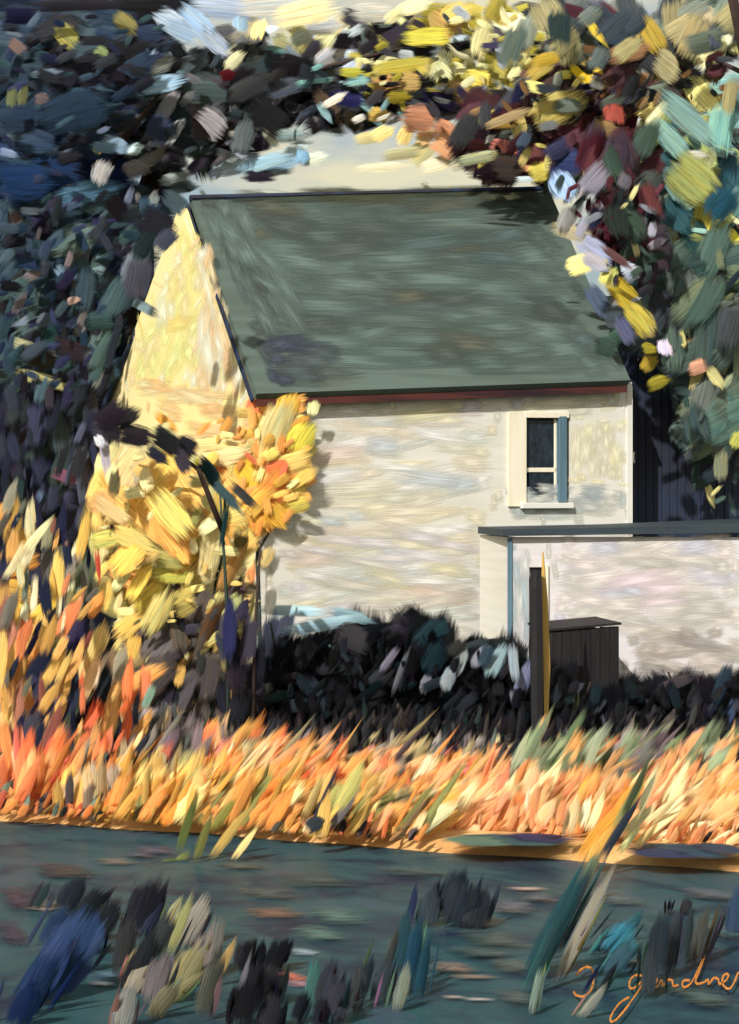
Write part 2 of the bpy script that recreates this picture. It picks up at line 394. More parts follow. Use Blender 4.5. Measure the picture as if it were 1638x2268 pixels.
# ------------------------------------------------------------------ the house
A = at(575, 1050, 30.0); A.z = 0
TH = R(12); E1 = Vector((math.cos(TH), math.sin(TH), 0)); E2 = Vector((-math.sin(TH), math.cos(TH), 0)); UP = Vector((0, 0, 1))
def P(s, d, z): return A + E1 * s + E2 * d + UP * z
def hit(px, py, o, n):
    v = at(px, py, 1.0) - Vector((0, 0, CZ)); c = Vector((0, 0, CZ))
    return c + v * ((o - c).dot(n) / v.dot(n))
def S(px, py, d=0.0):
    """picture point -> (along, height) on the front plane pushed back by d"""
    p = hit(px, py, A + E2 * d, E2) - A
    return p.dot(E1), p.z
Lf = S(1400, 900)[0]; WG = 6.0
ZL, ZR = S(578, 872)[1], S(1395, 846)[1]
RL = P(0, 3, 0); RL = hit(432, 440, P(0, 3, 0), E2); zl = RL.z
RRs, zr = S(1222, 406, 3.0)
ZB = at(245, 872, P(0, WG, 0).y).z
house = thing('house', 'whitewashed farmhouse with sunlit yellow gable and dark grey green roof', 'house', P(0, 0, 0))
def front(bm, poly, d0=0.0, th=0.15):
    prism(bm, [P(s, d0, z) for s, z in poly], E2 * th)
w0, w1 = S(1164, 1000)[0], S(1262, 1000)[0]; h0, h1 = S(1200, 1114)[1], S(1200, 925)[1]
top = lambda s: ZL + (ZR - ZL) * s / Lf
bm = bmesh.new()
front(bm, [(0, -0.3), (w0, -0.3), (w0, top(w0)), (0, top(0))]); front(bm, [(w1, -0.3), (Lf, -0.3), (Lf, top(Lf)), (w1, top(w1))])
front(bm, [(w0, -0.3), (w1, -0.3), (w1, h0), (w0, h0)]); front(bm, [(w0, h1), (w1, h1), (w1, top(w1)), (w0, top(w0))])
wallf = mesh_obj('wall', bm, M['wall'], house)
bm = bmesh.new()
za = zl - 0.16
prism(bm, [P(0, 0.152, -0.3), P(0, WG, -0.3), P(0, WG, ZB - 0.05), P(0, 3, za), P(0, 0.152, ZL + 0.06)], E1 * 0.15)
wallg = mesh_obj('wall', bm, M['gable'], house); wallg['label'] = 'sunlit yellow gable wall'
bm = bmesh.new()
prism(bm, [P(Lf, 0.152, -0.3), P(Lf, WG, -0.3), P(Lf, WG, ZB), P(RRs, 3, zr - 0.2), P(Lf, 0.152, ZR)], E1 * -0.15)
prism(bm, [P(0.152, WG - 0.15, -0.3), P(Lf - 0.152, WG - 0.15, -0.3), P(Lf - 0.152, WG - 0.15, ZB - 0.1), P(0.152, WG - 0.15, ZB - 0.1)], E2 * 0.145)
mesh_obj('wall', bm, M['wall'], house)
# roof: two slabs from the measured eave and ridge lines
ov = 0.26
eL = hit(572, 872, P(0, -ov, 0), E2); eR = hit(1397, 842, P(0, -ov, 0), E2)
rL = RL - E1 * 0.06; rR = P(RRs, 3, zr)
nF = (eR - eL).cross(rL - eL).normalized()
rR = rR - nF * (rR - eL).dot(nF)
rL0 = rL
bm = bmesh.new(); prism(bm, [eL - E1 * 0.02, eR, rR, rL0], nF * -0.10)
roof = mesh_obj('roof', bm, M['roof'], house)
bL = P(-0.08, WG + 0.25, ZB - 0.18); bR = P(Lf + 0.05, WG + 0.25, ZB + 0.1)
nB = (rL0 - bL).cross(bR - bL).normalized()
bm = bmesh.new(); prism(bm, [rL0 + E2 * 0.012, rR + E2 * 0.012, bR, bL], Vector((0, 0, -0.12)))
mesh_obj('roof', bm, M['roof'], house)
bm = bmesh.new(); tube(bm, [rL0 - E1 * 0.02 + UP * 0.0, (rL0 + rR) / 2 + UP * 0.0, rR + UP * 0.0], [0.055, 0.05, 0.055], 8)
mesh_obj('ridge_cap', bm, M['dark'], roof)
bm = bmesh.new()
t_ = UP * -0.11
prism(bm, [eL + nF * -0.103 + E1 * 0.02, eR + nF * -0.103 - E1 * 0.01, eR + nF * -0.103 - E1 * 0.01 + t_, eL + nF * -0.103 + E1 * 0.02 + t_], E2 * 0.05)
mesh_obj('eave_board', bm, M['fascia'], house)
bm = bmesh.new()                                     # barge boards up the gable edge
dv = (rL0 - eL); prism(bm, [eL - E1 * 0.03 - nF * 0.10, rL0 - E1 * 0.03 - nF * 0.10, rL0 - E1 * 0.03 - nF * 0.18, eL - E1 * 0.03 - nF * 0.18], E1 * -0.03)
mesh_obj('barge_board', bm, M['dark'], house)
bm = bmesh.new()
prism(bm, [bL - UP * 0.10, rL0 - UP * 0.14, rL0 - UP * 0.28, bL - UP * 0.26], E1 * -0.05)
mesh_obj('barge_board', bm, M['dark'], house)
for s0, th in ((0.0, 0.09), (Lf - 0.09, 0.10)):
    bm = bmesh.new(); prism(bm, [P(s0, -0.02, -0.2), P(s0 + 0.09, -0.02, -0.2), P(s0 + 0.09, -0.02, top(s0) - 0.06), P(s0, -0.02, top(s0) - 0.06)], E2 * 0.018)
    mesh_obj('corner_board', bm, M['wall'], house)
# window: frame, two dark sashes, slate shutter folded against it
win = mesh_obj('window', (lambda b: (front(b, [(w0 - 0.30, h0 - 0.05), (w0 - 0.002, h0 - 0.05), (w0 - 0.002, h1 + 0.07), (w0 - 0.30, h1 + 0.07)], -0.035, 0.033), b)[1])(bmesh.new()), M['cream'], house)
def box_front(name, px0, px1, py0, py1, d, th, mat, parent):
    a, z1 = S(px0, py0, d); b, z0 = S(px1, py1, d)
    bm = bmesh.new(); prism(bm, [P(a, d, z0), P(b, d, z0), P(b, d, z1), P(a, d, z1)], E2 * th)
    bmesh.ops.bevel(bm, geom=bm.edges[:], offset=0.006, segments=1, affect='EDGES')
    return mesh_obj(name, bm, mat, parent)
box_front('frame', 1164, 1262, 912, 926, -0.04, 0.05, M['cream'], win)
box_front('sill', 1158, 1272, 1114, 1126, -0.09, 0.12, M['wall'], win)
box_front('pane', 1166, 1229, 930, 1036, 0.05, 0.02, M['glass'], win)
box_front('pane', 1172, 1233, 1046, 1111, 0.05, 0.02, M['glass'], win)
box_front('rail', 1166, 1236, 1036, 1046, 0.03, 0.05, M['cream'], win)
box_front('stile', 1229, 1240, 928, 1112, 0.03, 0.06, M['cream'], win)
box_front('shutter', 1240, 1257, 922, 1112, -0.05, 0.09, M['slate'], win)
bm = bmesh.new(); prism(bm, [P(w0, 0.12, h0), P(w1, 0.12, h0), P(w1, 0.12, h1), P(w0, 0.12, h1)], E2 * 0.02)
mesh_obj('blind', bm, M['dark'], win)

# low white annex on the right, flat roof, dark door slot
YA = 28.9; nA = Vector((0, 1, 0))
def at_a(px, py, Y=YA): return at(px, py, Y)
ann = thing('annex', 'low whitewashed annex with flat dark roof and narrow black doorway', 'outbuilding', at(1130, 1050, YA) * 1)
ann.location.z = 0
def slab(name, px0, px1, py0, py1, Y, th, mat, parent, bev=0.006):
    bm = bmesh.new()
    prism(bm, [at(px0, py1, Y), at(px1, py1, Y), at(px1, py0, Y), at(px0, py0, Y)], Vector((0, th, 0)))
    if bev: bmesh.ops.bevel(bm, geom=bm.edges[:], offset=bev, segments=1, affect='EDGES')
    return mesh_obj(name, bm, mat, parent)
bm = bmesh.new()
for a, b, y0, y1 in ((1130, 1172, 1190, 1620), (1206, 1900, 1190, 1620), (1172, 1206, 1190, 1256)):
    prism(bm, [at(a, y1, YA), at(b, y1, YA), at(b, y0, YA), at(a, y0, YA)], Vector((0, 0.16, 0)))
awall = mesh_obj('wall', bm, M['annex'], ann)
pA = at(1130, 1190, YA); zt = pA.z
bm = bmesh.new(); prism(bm, [(pA.x, YA + 0.162, -0.2), (pA.x, YA + 0.162, zt), (pA.x, YA + 1.25, zt), (pA.x, YA + 1.25, -0.2)], Vector((0.15, 0, 0)))
mesh_obj('wall', bm, M['wall'], ann)
bm = bmesh.new()
q0 = at(1114, 1172, YA - 0.12); q1 = at(1902, 1160, YA - 0.12)
prism(bm, [q0, q1, q1 + Vector((0, 3.0, 0.02)), (q0.x + 2.2, YA + 1.9, q0.z + 0.02), (q0.x + 0.1, YA + 1.2, q0.z)], Vector((0, 0, -0.10)))
mesh_obj('roof', bm, M['annexroof'], ann)
slab('door', 1173, 1206, 1258, 1690, YA + 0.06, 0.05, M['black'], ann)
slab('door_frame', 1206, 1216, 1250, 1560, YA - 0.05, 0.05, M['cream'], ann)
slab('corner_board', 1126, 1136, 1192, 1600, YA - 0.03, 0.03, M['slate'], ann)
# dark timber wing behind the annex
YW = 32.4
wing = thing('timber_barn', 'tall dark timber barn wall standing behind the white annex', 'barn', at(1400, 1050, YW)); wing.location.z = 0
bm = bmesh.new()
x0 = at(1396, 1050, YW).x; x1 = at(1640, 1050, YW).x + 2; zt = at(1400, 760, YW).z
prism(bm, [(x0, YW + 0.03, -0.2), (x1, YW + 0.03, -0.2), (x1, YW + 0.03, zt), (x0, YW + 0.03, zt)], Vector((0, 4.0, 0)))
mesh_obj('wall', bm, M['dark'], wing)
n = 30
pw = (x1 - x0) / n
plank_me = []
for k in range(4):
    bm = bmesh.new(); h = zt + 0.2 - 0.03 * k
    prism(bm, [(0.006, 0, 0), (pw - 0.006, 0, 0), (pw - 0.006, 0, h), (0.006, 0, h)], Vector((0, 0.03, 0)))
    bmesh.ops.recalc_face_normals(bm, faces=bm.faces)
    m_ = bpy.data.meshes.new('plank'); bm.to_mesh(m_); bm.free(); m_.materials.append(M['dark']); plank_me.append(m_)
for k in range(n):
    o = bpy.data.objects.new('plank', rng.choice(plank_me)); COL.objects.link(o); o.parent = wing
    o.location = Vector((x0 + pw * k, YW - 0.004 - rng.random() * 0.012, -0.2)) - wing.location
bm = bmesh.new(); prism(bm, [(x0 - 0.15, YW - 0.2, zt + 0.01), (x1 + 0.2, YW - 0.2, zt + 0.01), (x1 + 0.2, YW + 4.2, zt + 1.0), (x0 - 0.15, YW + 4.2, zt + 1.0)], Vector((0, 0, 0.12)))
mesh_obj('roof', bm, M['annexroof'], wing)
# black timber bin by the door
YB = 27.6
tb = thing('timber_bin', 'black timber bin with square top standing beside the doorway', 'bin', at(1222, 1050, YB)); tb.location.z = 0
b0 = at(1224, 1394, YB); b1 = at(1372, 1380, YB)
wpl = (b1.x - b0.x) / 7
for side in range(2):
    for k in range(7):
        bm = bmesh.new(); x = b0.x + wpl * k; zz = b0.z + (b1.z - b0.z) * (k + 0.5) / 7 - 0.03 - rng.random() * 0.012
        prism(bm, [(x + 0.004, YB + side * 0.8, -0.05), (x + wpl - 0.004, YB + side * 0.8, -0.05), (x + wpl - 0.004, YB + side * 0.8, zz), (x + 0.004, YB + side * 0.8, zz)], Vector((0, 0.03, 0)))
        mesh_obj('plank', bm, M['black'], tb)
for xx in (b0.x + 0.002, b1.x - 0.032):
    bm = bmesh.new(); prism(bm, [(xx, YB + 0.032, -0.05), (xx, YB + 0.798, -0.05), (xx, YB + 0.798, b0.z - 0.05), (xx, YB + 0.032, b0.z - 0.05)], Vector((0.03, 0, 0)))
    mesh_obj('side_panel', bm, M['black'], tb)
bm = bmesh.new(); prism(bm, [(b0.x - 0.02, YB - 0.03, b0.z - 0.02), (b1.x + 0.02, YB - 0.03, b1.z - 0.02), (b1.x + 0.02, YB + 0.86, b1.z), (b0.x - 0.02, YB + 0.86, b0.z)], Vector((0, 0, 0.03)))
mesh_obj('lid', bm, M['black'], tb)
# dark gate post in front of the doorway
bm = bmesh.new(); tube(bm, [at(1192, 1700, 26.0), at(1190, 1560, 26.02), at(1188, 1300, 26.05), at(1190, 1262, 26.06)], [0.085, 0.082, 0.08, 0.06], 7)
pst = mesh_obj('post', bm, M['black']); tag(pst, 'tall black timber post standing in front of the annex door', 'post')
bm = bmesh.new(); tube(bm, [at(1208, 1640, 26.2), at(1210, 1480, 26.2), at(1206, 1330, 26.2), at(1203, 1222, 26.2)], [0.03, 0.05, 0.04, 0.008], 6)
tag(mesh_obj('ochre_stake', bm, streak_mat('ochre_wood', [(0.3, lin((176, 140, 70))), (0.6, lin((216, 176, 100)))], (8, 8, 1))), 'thin pointed ochre stake leaning beside the black post', 'stake')

# brushed paint on the walls: thin raised strokes lying on each wall
def on_plane(px, py, ang, L, Wd, rgb, o, n, lift):
    a = R(ang); dx, dy = math.cos(a) * L / 2, -math.sin(a) * L / 2
    p0 = hit(px - dx, py - dy, o, n); p1 = hit(px + dx, py + dy, o, n)
    d = Dab(); t = p1 - p0; d.L = t.length; nn = n if n.y < 0 else -n
    d.t, d.b, d.n = basis(t, nn)
    c = hit(px, py, o, n); q = hit(px - math.sin(a) * Wd / 2, py - math.cos(a) * Wd / 2, o, n)
    d.W = 2 * abs((q - c).dot(d.b)); d.W = max(d.W, 0.03)
    d.Z = 0.005; d.c = c + nn * lift
    j = rng.gauss(0, 3); d.col = tuple(min(0.86, v) for v in lin([min(255, max(8, v + j)) for v in rgb])); d.blade = False; d.v = rng.randrange(16)
    return d
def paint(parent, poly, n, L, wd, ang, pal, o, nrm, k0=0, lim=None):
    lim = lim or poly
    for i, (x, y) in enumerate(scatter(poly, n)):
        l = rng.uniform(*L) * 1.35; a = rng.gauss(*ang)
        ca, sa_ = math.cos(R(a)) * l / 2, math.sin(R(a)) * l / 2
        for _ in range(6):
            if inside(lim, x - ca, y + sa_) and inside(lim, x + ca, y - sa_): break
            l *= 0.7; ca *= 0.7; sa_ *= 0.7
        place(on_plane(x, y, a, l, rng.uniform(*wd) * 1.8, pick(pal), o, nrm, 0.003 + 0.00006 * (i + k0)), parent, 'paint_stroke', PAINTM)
WP = [((228, 222, 201), 4), ((220, 218, 200), 2), ((232, 223, 200), 3), ((216, 219, 210), 2), ((234, 228, 200), 3), ((221, 216, 219), 1), ((226, 220, 182), 2), ((210, 217, 218), 1), ((238, 236, 230), 3), ((230, 213, 199), 1)]
paint(wallf, [(590, 890), (1110, 890), (1110, 1380), (590, 1380)], 120, (90, 280), (14, 34), (2, 6), WP, A, E2)
paint(wallf, [(600, 1150), (1110, 1150), (1110, 1480), (600, 1480)], 45, (120, 260), (12, 26), (-4, 7), [((222, 217, 216), 2), ((236, 232, 226), 3), ((215, 210, 198), 2), ((204, 212, 214), 1), ((220, 214, 182), 1)], A, E2, 130)
paint(wallf, [(1112, 885), (1385, 870), (1385, 915), (1112, 915)], 14, (80, 200), (12, 24), (2, 3), WP, A, E2)
paint(wallf, [(1270, 920), (1392, 920), (1392, 1075), (1270, 1075)], 26, (60, 140), (16, 26), (88, 4), [((236, 230, 204), 3), ((226, 220, 196), 2), ((240, 232, 196), 2)], A, E2)
paint(wallf, [(1115, 1075), (1400, 1085), (1400, 1150), (1115, 1150)], 22, (60, 140), (16, 30), (3, 8), [((190, 196, 192), 3), ((172, 180, 182), 2), ((208, 208, 200), 2)], A, E2)
GP = [((250, 232, 160), 3), ((242, 235, 160), 4), ((251, 226, 172), 2), ((253, 240, 202), 2), ((247, 222, 140), 1)]  # lemon and peach strokes also carry the gable's warm sunlight
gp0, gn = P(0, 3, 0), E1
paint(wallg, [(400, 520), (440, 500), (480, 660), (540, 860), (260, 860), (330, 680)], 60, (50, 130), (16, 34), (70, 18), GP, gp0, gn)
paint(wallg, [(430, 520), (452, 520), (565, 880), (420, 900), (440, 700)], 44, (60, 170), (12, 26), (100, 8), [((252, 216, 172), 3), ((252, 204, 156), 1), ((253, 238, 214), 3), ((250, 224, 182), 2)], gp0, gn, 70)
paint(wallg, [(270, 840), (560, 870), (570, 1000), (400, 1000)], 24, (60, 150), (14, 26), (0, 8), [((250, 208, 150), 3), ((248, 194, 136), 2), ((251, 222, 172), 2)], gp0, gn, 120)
RP = [((82, 95, 88), 3), ((90, 105, 98), 3), ((76, 86, 79), 2), ((96, 112, 105), 2), ((86, 89, 78), 1), ((84, 99, 97), 2)]
ro, rn = eL + nF * 0.004, -nF if nF.y > 0 else nF
rn = nF
rlim = [(440, 430), (1215, 412), (1385, 825), (590, 858)]
paint(roof, [(470, 440), (1200, 420), (1370, 810), (600, 840)], 130, (120, 320), (20, 48), (1, 5), RP, ro, rn, 0, rlim)
paint(roof, [(450, 450), (520, 450), (680, 700), (570, 720)], 26, (80, 200), (18, 36), (-62, 8), [((98, 113, 106), 3), ((90, 104, 98), 2), ((72, 80, 75), 1)], ro, rn, 140, rlim)
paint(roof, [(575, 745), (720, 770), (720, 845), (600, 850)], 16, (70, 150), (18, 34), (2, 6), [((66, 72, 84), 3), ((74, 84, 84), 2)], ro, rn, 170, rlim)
paint(roof, [(430, 425), (1215, 412), (1220, 440), (440, 450)], 18, (100, 260), (10, 20), (1, 2), [((62, 70, 58), 2), ((74, 76, 58), 2), ((52, 60, 56), 1)], ro, rn, 190, rlim)
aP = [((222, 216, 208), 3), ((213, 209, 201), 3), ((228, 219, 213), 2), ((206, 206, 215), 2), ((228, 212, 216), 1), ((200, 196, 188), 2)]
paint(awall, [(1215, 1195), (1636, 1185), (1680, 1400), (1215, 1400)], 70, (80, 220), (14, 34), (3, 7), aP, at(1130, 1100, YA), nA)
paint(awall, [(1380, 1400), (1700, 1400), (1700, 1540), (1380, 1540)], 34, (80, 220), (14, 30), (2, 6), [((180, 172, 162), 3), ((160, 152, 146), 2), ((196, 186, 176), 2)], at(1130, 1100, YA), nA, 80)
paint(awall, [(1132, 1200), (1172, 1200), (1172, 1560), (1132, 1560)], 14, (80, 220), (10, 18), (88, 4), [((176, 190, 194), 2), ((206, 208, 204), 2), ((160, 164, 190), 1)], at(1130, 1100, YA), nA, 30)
#PART3

# ------------------------------------------------------------------ trees
def tree(name, label, cat, base, trunk, limbs, big, small, mat='bark', limit=295):
    t = thing(name, label, cat, base)
    bm = bmesh.new(); tube(bm, [p for p, r in trunk], [r for p, r in trunk], 10)
    tr = mesh_obj('trunk', bm, M[mat], t, True)
    for l in limbs:
        bm = bmesh.new(); n = len(l) - 1
        r0 = l[0]; pts = l[1:]
        tube(bm, pts, [r0 * (1 - 0.8 * i / (len(pts) - 1)) for i in range(len(pts))], 7)
        mesh_obj('branch', bm, M[mat], t, True)
    foliage(t, big, small, limit=limit)
    return t
# big dark tree on the left
NV, BK, BL = (54, 68, 84), (44, 41, 44), (42, 64, 100)
SL, GG, IN = (58, 76, 84), (76, 98, 92), (48, 46, 66)
big = []; small = []
small += zone([(-60, 20), (380, 20), (330, 200), (250, 330), (-60, 330)], 150, (37, 44), (110, 200), (.3, .45), (5, 18), [(NV, 3), ((62, 76, 88), 2), (BK, 2), (IN, 2)], tilt=18)
small += zone([(-60, 320), (270, 320), (240, 430), (-60, 440)], 60, (37, 43), (110, 200), (.3, .45), (3, 14), [(BL, 3), ((46, 66, 94), 2), (NV, 1)], tilt=18)
small += zone([(-60, 420), (380, 420), (300, 580), (230, 880), (-60, 880)], 170, (37, 43), (100, 190), (.3, .45), (45, 30), [(SL, 3), (GG, 2), (IN, 2), (BK, 1), ((66, 84, 88), 2)], tilt=20)
small += zone([(-60, 830), (250, 850), (250, 1300), (-60, 1400)], 130, (37, 42), (110, 220), (.25, .4), (85, 20), [((48, 48, 64), 3), ((42, 44, 52), 3), ((60, 62, 74), 2), ((66, 54, 66), 1)], tilt=18)
small += zone([(-60, 1200), (560, 1250), (560, 1600), (-60, 1600)], 60, (31, 35), (110, 220), (.25, .4), (85, 15), [((44, 44, 58), 3), ((40, 40, 46), 3)], tilt=18)
big += zone([(0, 30), (340, 40), (320, 200), (240, 330), (0, 330)], 26, (35, 37), (90, 170), (.3, .5), (5, 25), [(NV, 3), (BK, 2), ((70, 86, 92), 2)], tilt=14, jit=6)
big += zone([(0, 430), (360, 450), (280, 640), (230, 860), (0, 860)], 75, (34.5, 37), (50, 120), (.3, .5), (50, 35), [(SL, 3), (GG, 3), ((84, 100, 96), 2), (BK, 2), ((92, 104, 110), 1), (IN, 2)], tilt=14, jit=6)
big += zone([(0, 860), (220, 870), (220, 1180), (0, 1180)], 40, (34.5, 36.5), (70, 150), (.22, .4), (82, 18), [((50, 50, 66), 3), ((42, 44, 50), 3), ((64, 68, 78), 2), ((60, 72, 68), 1)], tilt=14, jit=6)
Z1 = [(300, 160, -40, 130, 80, (150, 145, 80)), (560, 110, -35, 150, 70, (150, 140, 85)), (55, 430, 80, 100, 45, (112, 116, 76)), (105, 420, 80, 110, 40, (116, 118, 78)), (80, 210, -40, 110, 50, (120, 100, 90)), (190, 440, 0, 80, 50, (105, 90, 85)), (40, 680, -10, 110, 35, (140, 160, 195)),
 (455, 760, 65, 130, 75, (165, 162, 160)), (140, 935, -5, 120, 30, (150, 170, 195)), (65, 850, 0, 120, 50, (130, 108, 98)), (70, 990, -60, 140, 60, (125, 105, 95)), (300, 690, -20, 50, 30, (140, 110, 100)), (360, 570, -50, 50, 40, (185, 200, 190)), (440, 655, 60, 60, 40, (160, 150, 90)), (510, 640, -20, 140, 60, (130, 155, 175)),
 (400, 850, 15, 380, 90, (75, 105, 120)), (450, 235, -30, 70, 50, (120, 135, 85)), (680, 900, 75, 120, 40, (120, 125, 125)), (460, 1000, 70, 200, 50, (60, 70, 72)), (430, 970, 80, 110, 40, (45, 42, 75)), (570, 1090, 65, 110, 40, (105, 105, 115)), (290, 970, 0, 200, 130, (50, 70, 72)), (330, 1060, 20, 250, 120, (85, 100, 92)),
 (330, 500, 15, 360, 160, (52, 72, 88)), (120, 800, 0, 330, 150, (38, 62, 98)), (120, 330, 0, 300, 180, (58, 72, 82)), (100, 70, 0, 230, 70, (42, 40, 70)), (330, 330, 10, 330, 120, (42, 40, 45)), (560, 220, 15, 280, 100, (38, 34, 35)), (350, 26, 0, 560, 50, (38, 34, 38)), (640, 30, 0, 360, 50, (40, 36, 36)), (100, 520, 0, 260, 120, (50, 66, 84)), (250, 760, -4, 280, 120, (40, 64, 98)), (170, 640, 0, 200, 80, (58, 76, 96))]
big += accents(Z1, 0, 0, (34.2, 36), tilt=14, jit=4)
big += accents([(150, 440, -20, 250, 60, (170, 170, 130)), (200, 570, -15, 300, 50, (175, 172, 120)), (180, 470, -20, 240, 90, (75, 75, 72)), (330, 440, -20, 220, 80, (45, 42, 45)), (370, 320, 55, 130, 50, (175, 170, 165)), (280, 100, -50, 100, 50, (155, 185, 210)), (330, 215, 20, 70, 30, (170, 140, 130)), (440, 60, 60, 150, 60, (140, 165, 165)), (260, 290, 0, 200, 120, (65, 68, 88)), (140, 230, 0, 250, 80, (70, 85, 88)), (460, 430, 60, 150, 50, (120, 130, 155)), (100, 330, 40, 120, 60, (130, 140, 160)), (450, 310, 10, 150, 90, (66, 96, 88)), (520, 200, 65, 220, 90, (70, 92, 90)),
 (290, 780, 80, 300, 50, (95, 98, 110)), (170, 900, 60, 150, 80, (55, 65, 58)), (300, 1000, -20, 150, 60, (110, 60, 75)), (410, 1020, 30, 40, 40, (140, 55, 65)), (350, 1060, 60, 200, 120, (70, 68, 80)), (200, 1080, 85, 200, 60, (85, 95, 115)), (370, 800, 80, 260, 60, (60, 62, 66)), (150, 760, 80, 240, 110, (44, 44, 60)), (80, 700, 80, 220, 90, (40, 42, 46)), (380, 640, 10, 160, 90, (62, 74, 76)), (300, 920, 75, 220, 70, (56, 66, 70)), (380, 870, 75, 220, 70, (58, 70, 68))], 0, 557, (34.2, 36))
# boughs reaching forward over the gable edge
big += accents([(520, 920, -40, 130, 80, (35, 32, 34)), (690, 1000, -30, 230, 120, (36, 34, 37)), (780, 900, -35, 150, 80, (56, 70, 72)), (740, 1060, 50, 150, 70, (58, 60, 66)), (640, 1090, 60, 170, 80, (66, 72, 76)), (600, 1170, 70, 200, 90, (84, 88, 92))], 0, 0, (28.4, 29.3))
big += accents([(620, 110, 78, 230, 110, (90, 92, 95)), (640, 250, -35, 190, 44, (120, 140, 145)), (570, 190, 70, 170, 80, (80, 100, 105)), (500, 420, 68, 240, 40, (48, 50, 54)), (470, 560, 68, 190, 34, (44, 44, 48)), (470, 430, 68, 240, 70, (82, 108, 104))], 0, 557, (28.4, 29.3))
b0 = at(110, 1690, 38); b0.z = 0
DT = [((44, 58, 78), 4), ((38, 38, 44), 3), ((58, 76, 88), 3), ((44, 46, 68), 2), ((92, 106, 116), 1), ((50, 70, 72), 2)]
small += zone([(0, 30), (380, 40), (330, 200), (250, 330), (0, 430)], 110, (34.0, 36), (30, 80), (.2, .38), (5, 25), DT, tilt=16)
small += zone([(0, 430), (380, 430), (300, 600), (235, 870), (0, 870)], 170, (34.0, 36), (30, 80), (.2, .38), (50, 35), DT + [((112, 104, 100), 1)], tilt=16)
small += zone([(0, 860), (230, 870), (230, 1200), (0, 1200)], 90, (34.0, 36), (40, 100), (.16, .3), (82, 16), [((48, 48, 66), 3), ((40, 40, 48), 3), ((74, 76, 88), 1), ((60, 50, 60), 1)], tilt=14)
tree('dark_tree', 'big blue-black leafy tree filling the left side beside the gable', 'tree', b0,
     [(b0 - UP * 0.2, 0.45), (at(120, 1200, 38), 0.36), (at(150, 800, 38), 0.28), (at(170, 400, 38), 0.18), (at(190, 90, 38.3), 0.06)],
     [(0.12, at(150, 820, 38), at(230, 700, 37), at(280, 640, 36.4)), (0.15, at(160, 600, 38), at(60, 420, 38.5), at(-60, 330, 39)), (0.12, at(165, 480, 38), at(280, 300, 37), at(360, 200, 36.5)), (0.12, at(140, 880, 38), at(50, 760, 37.5), at(-40, 700, 37))],
     big, small)
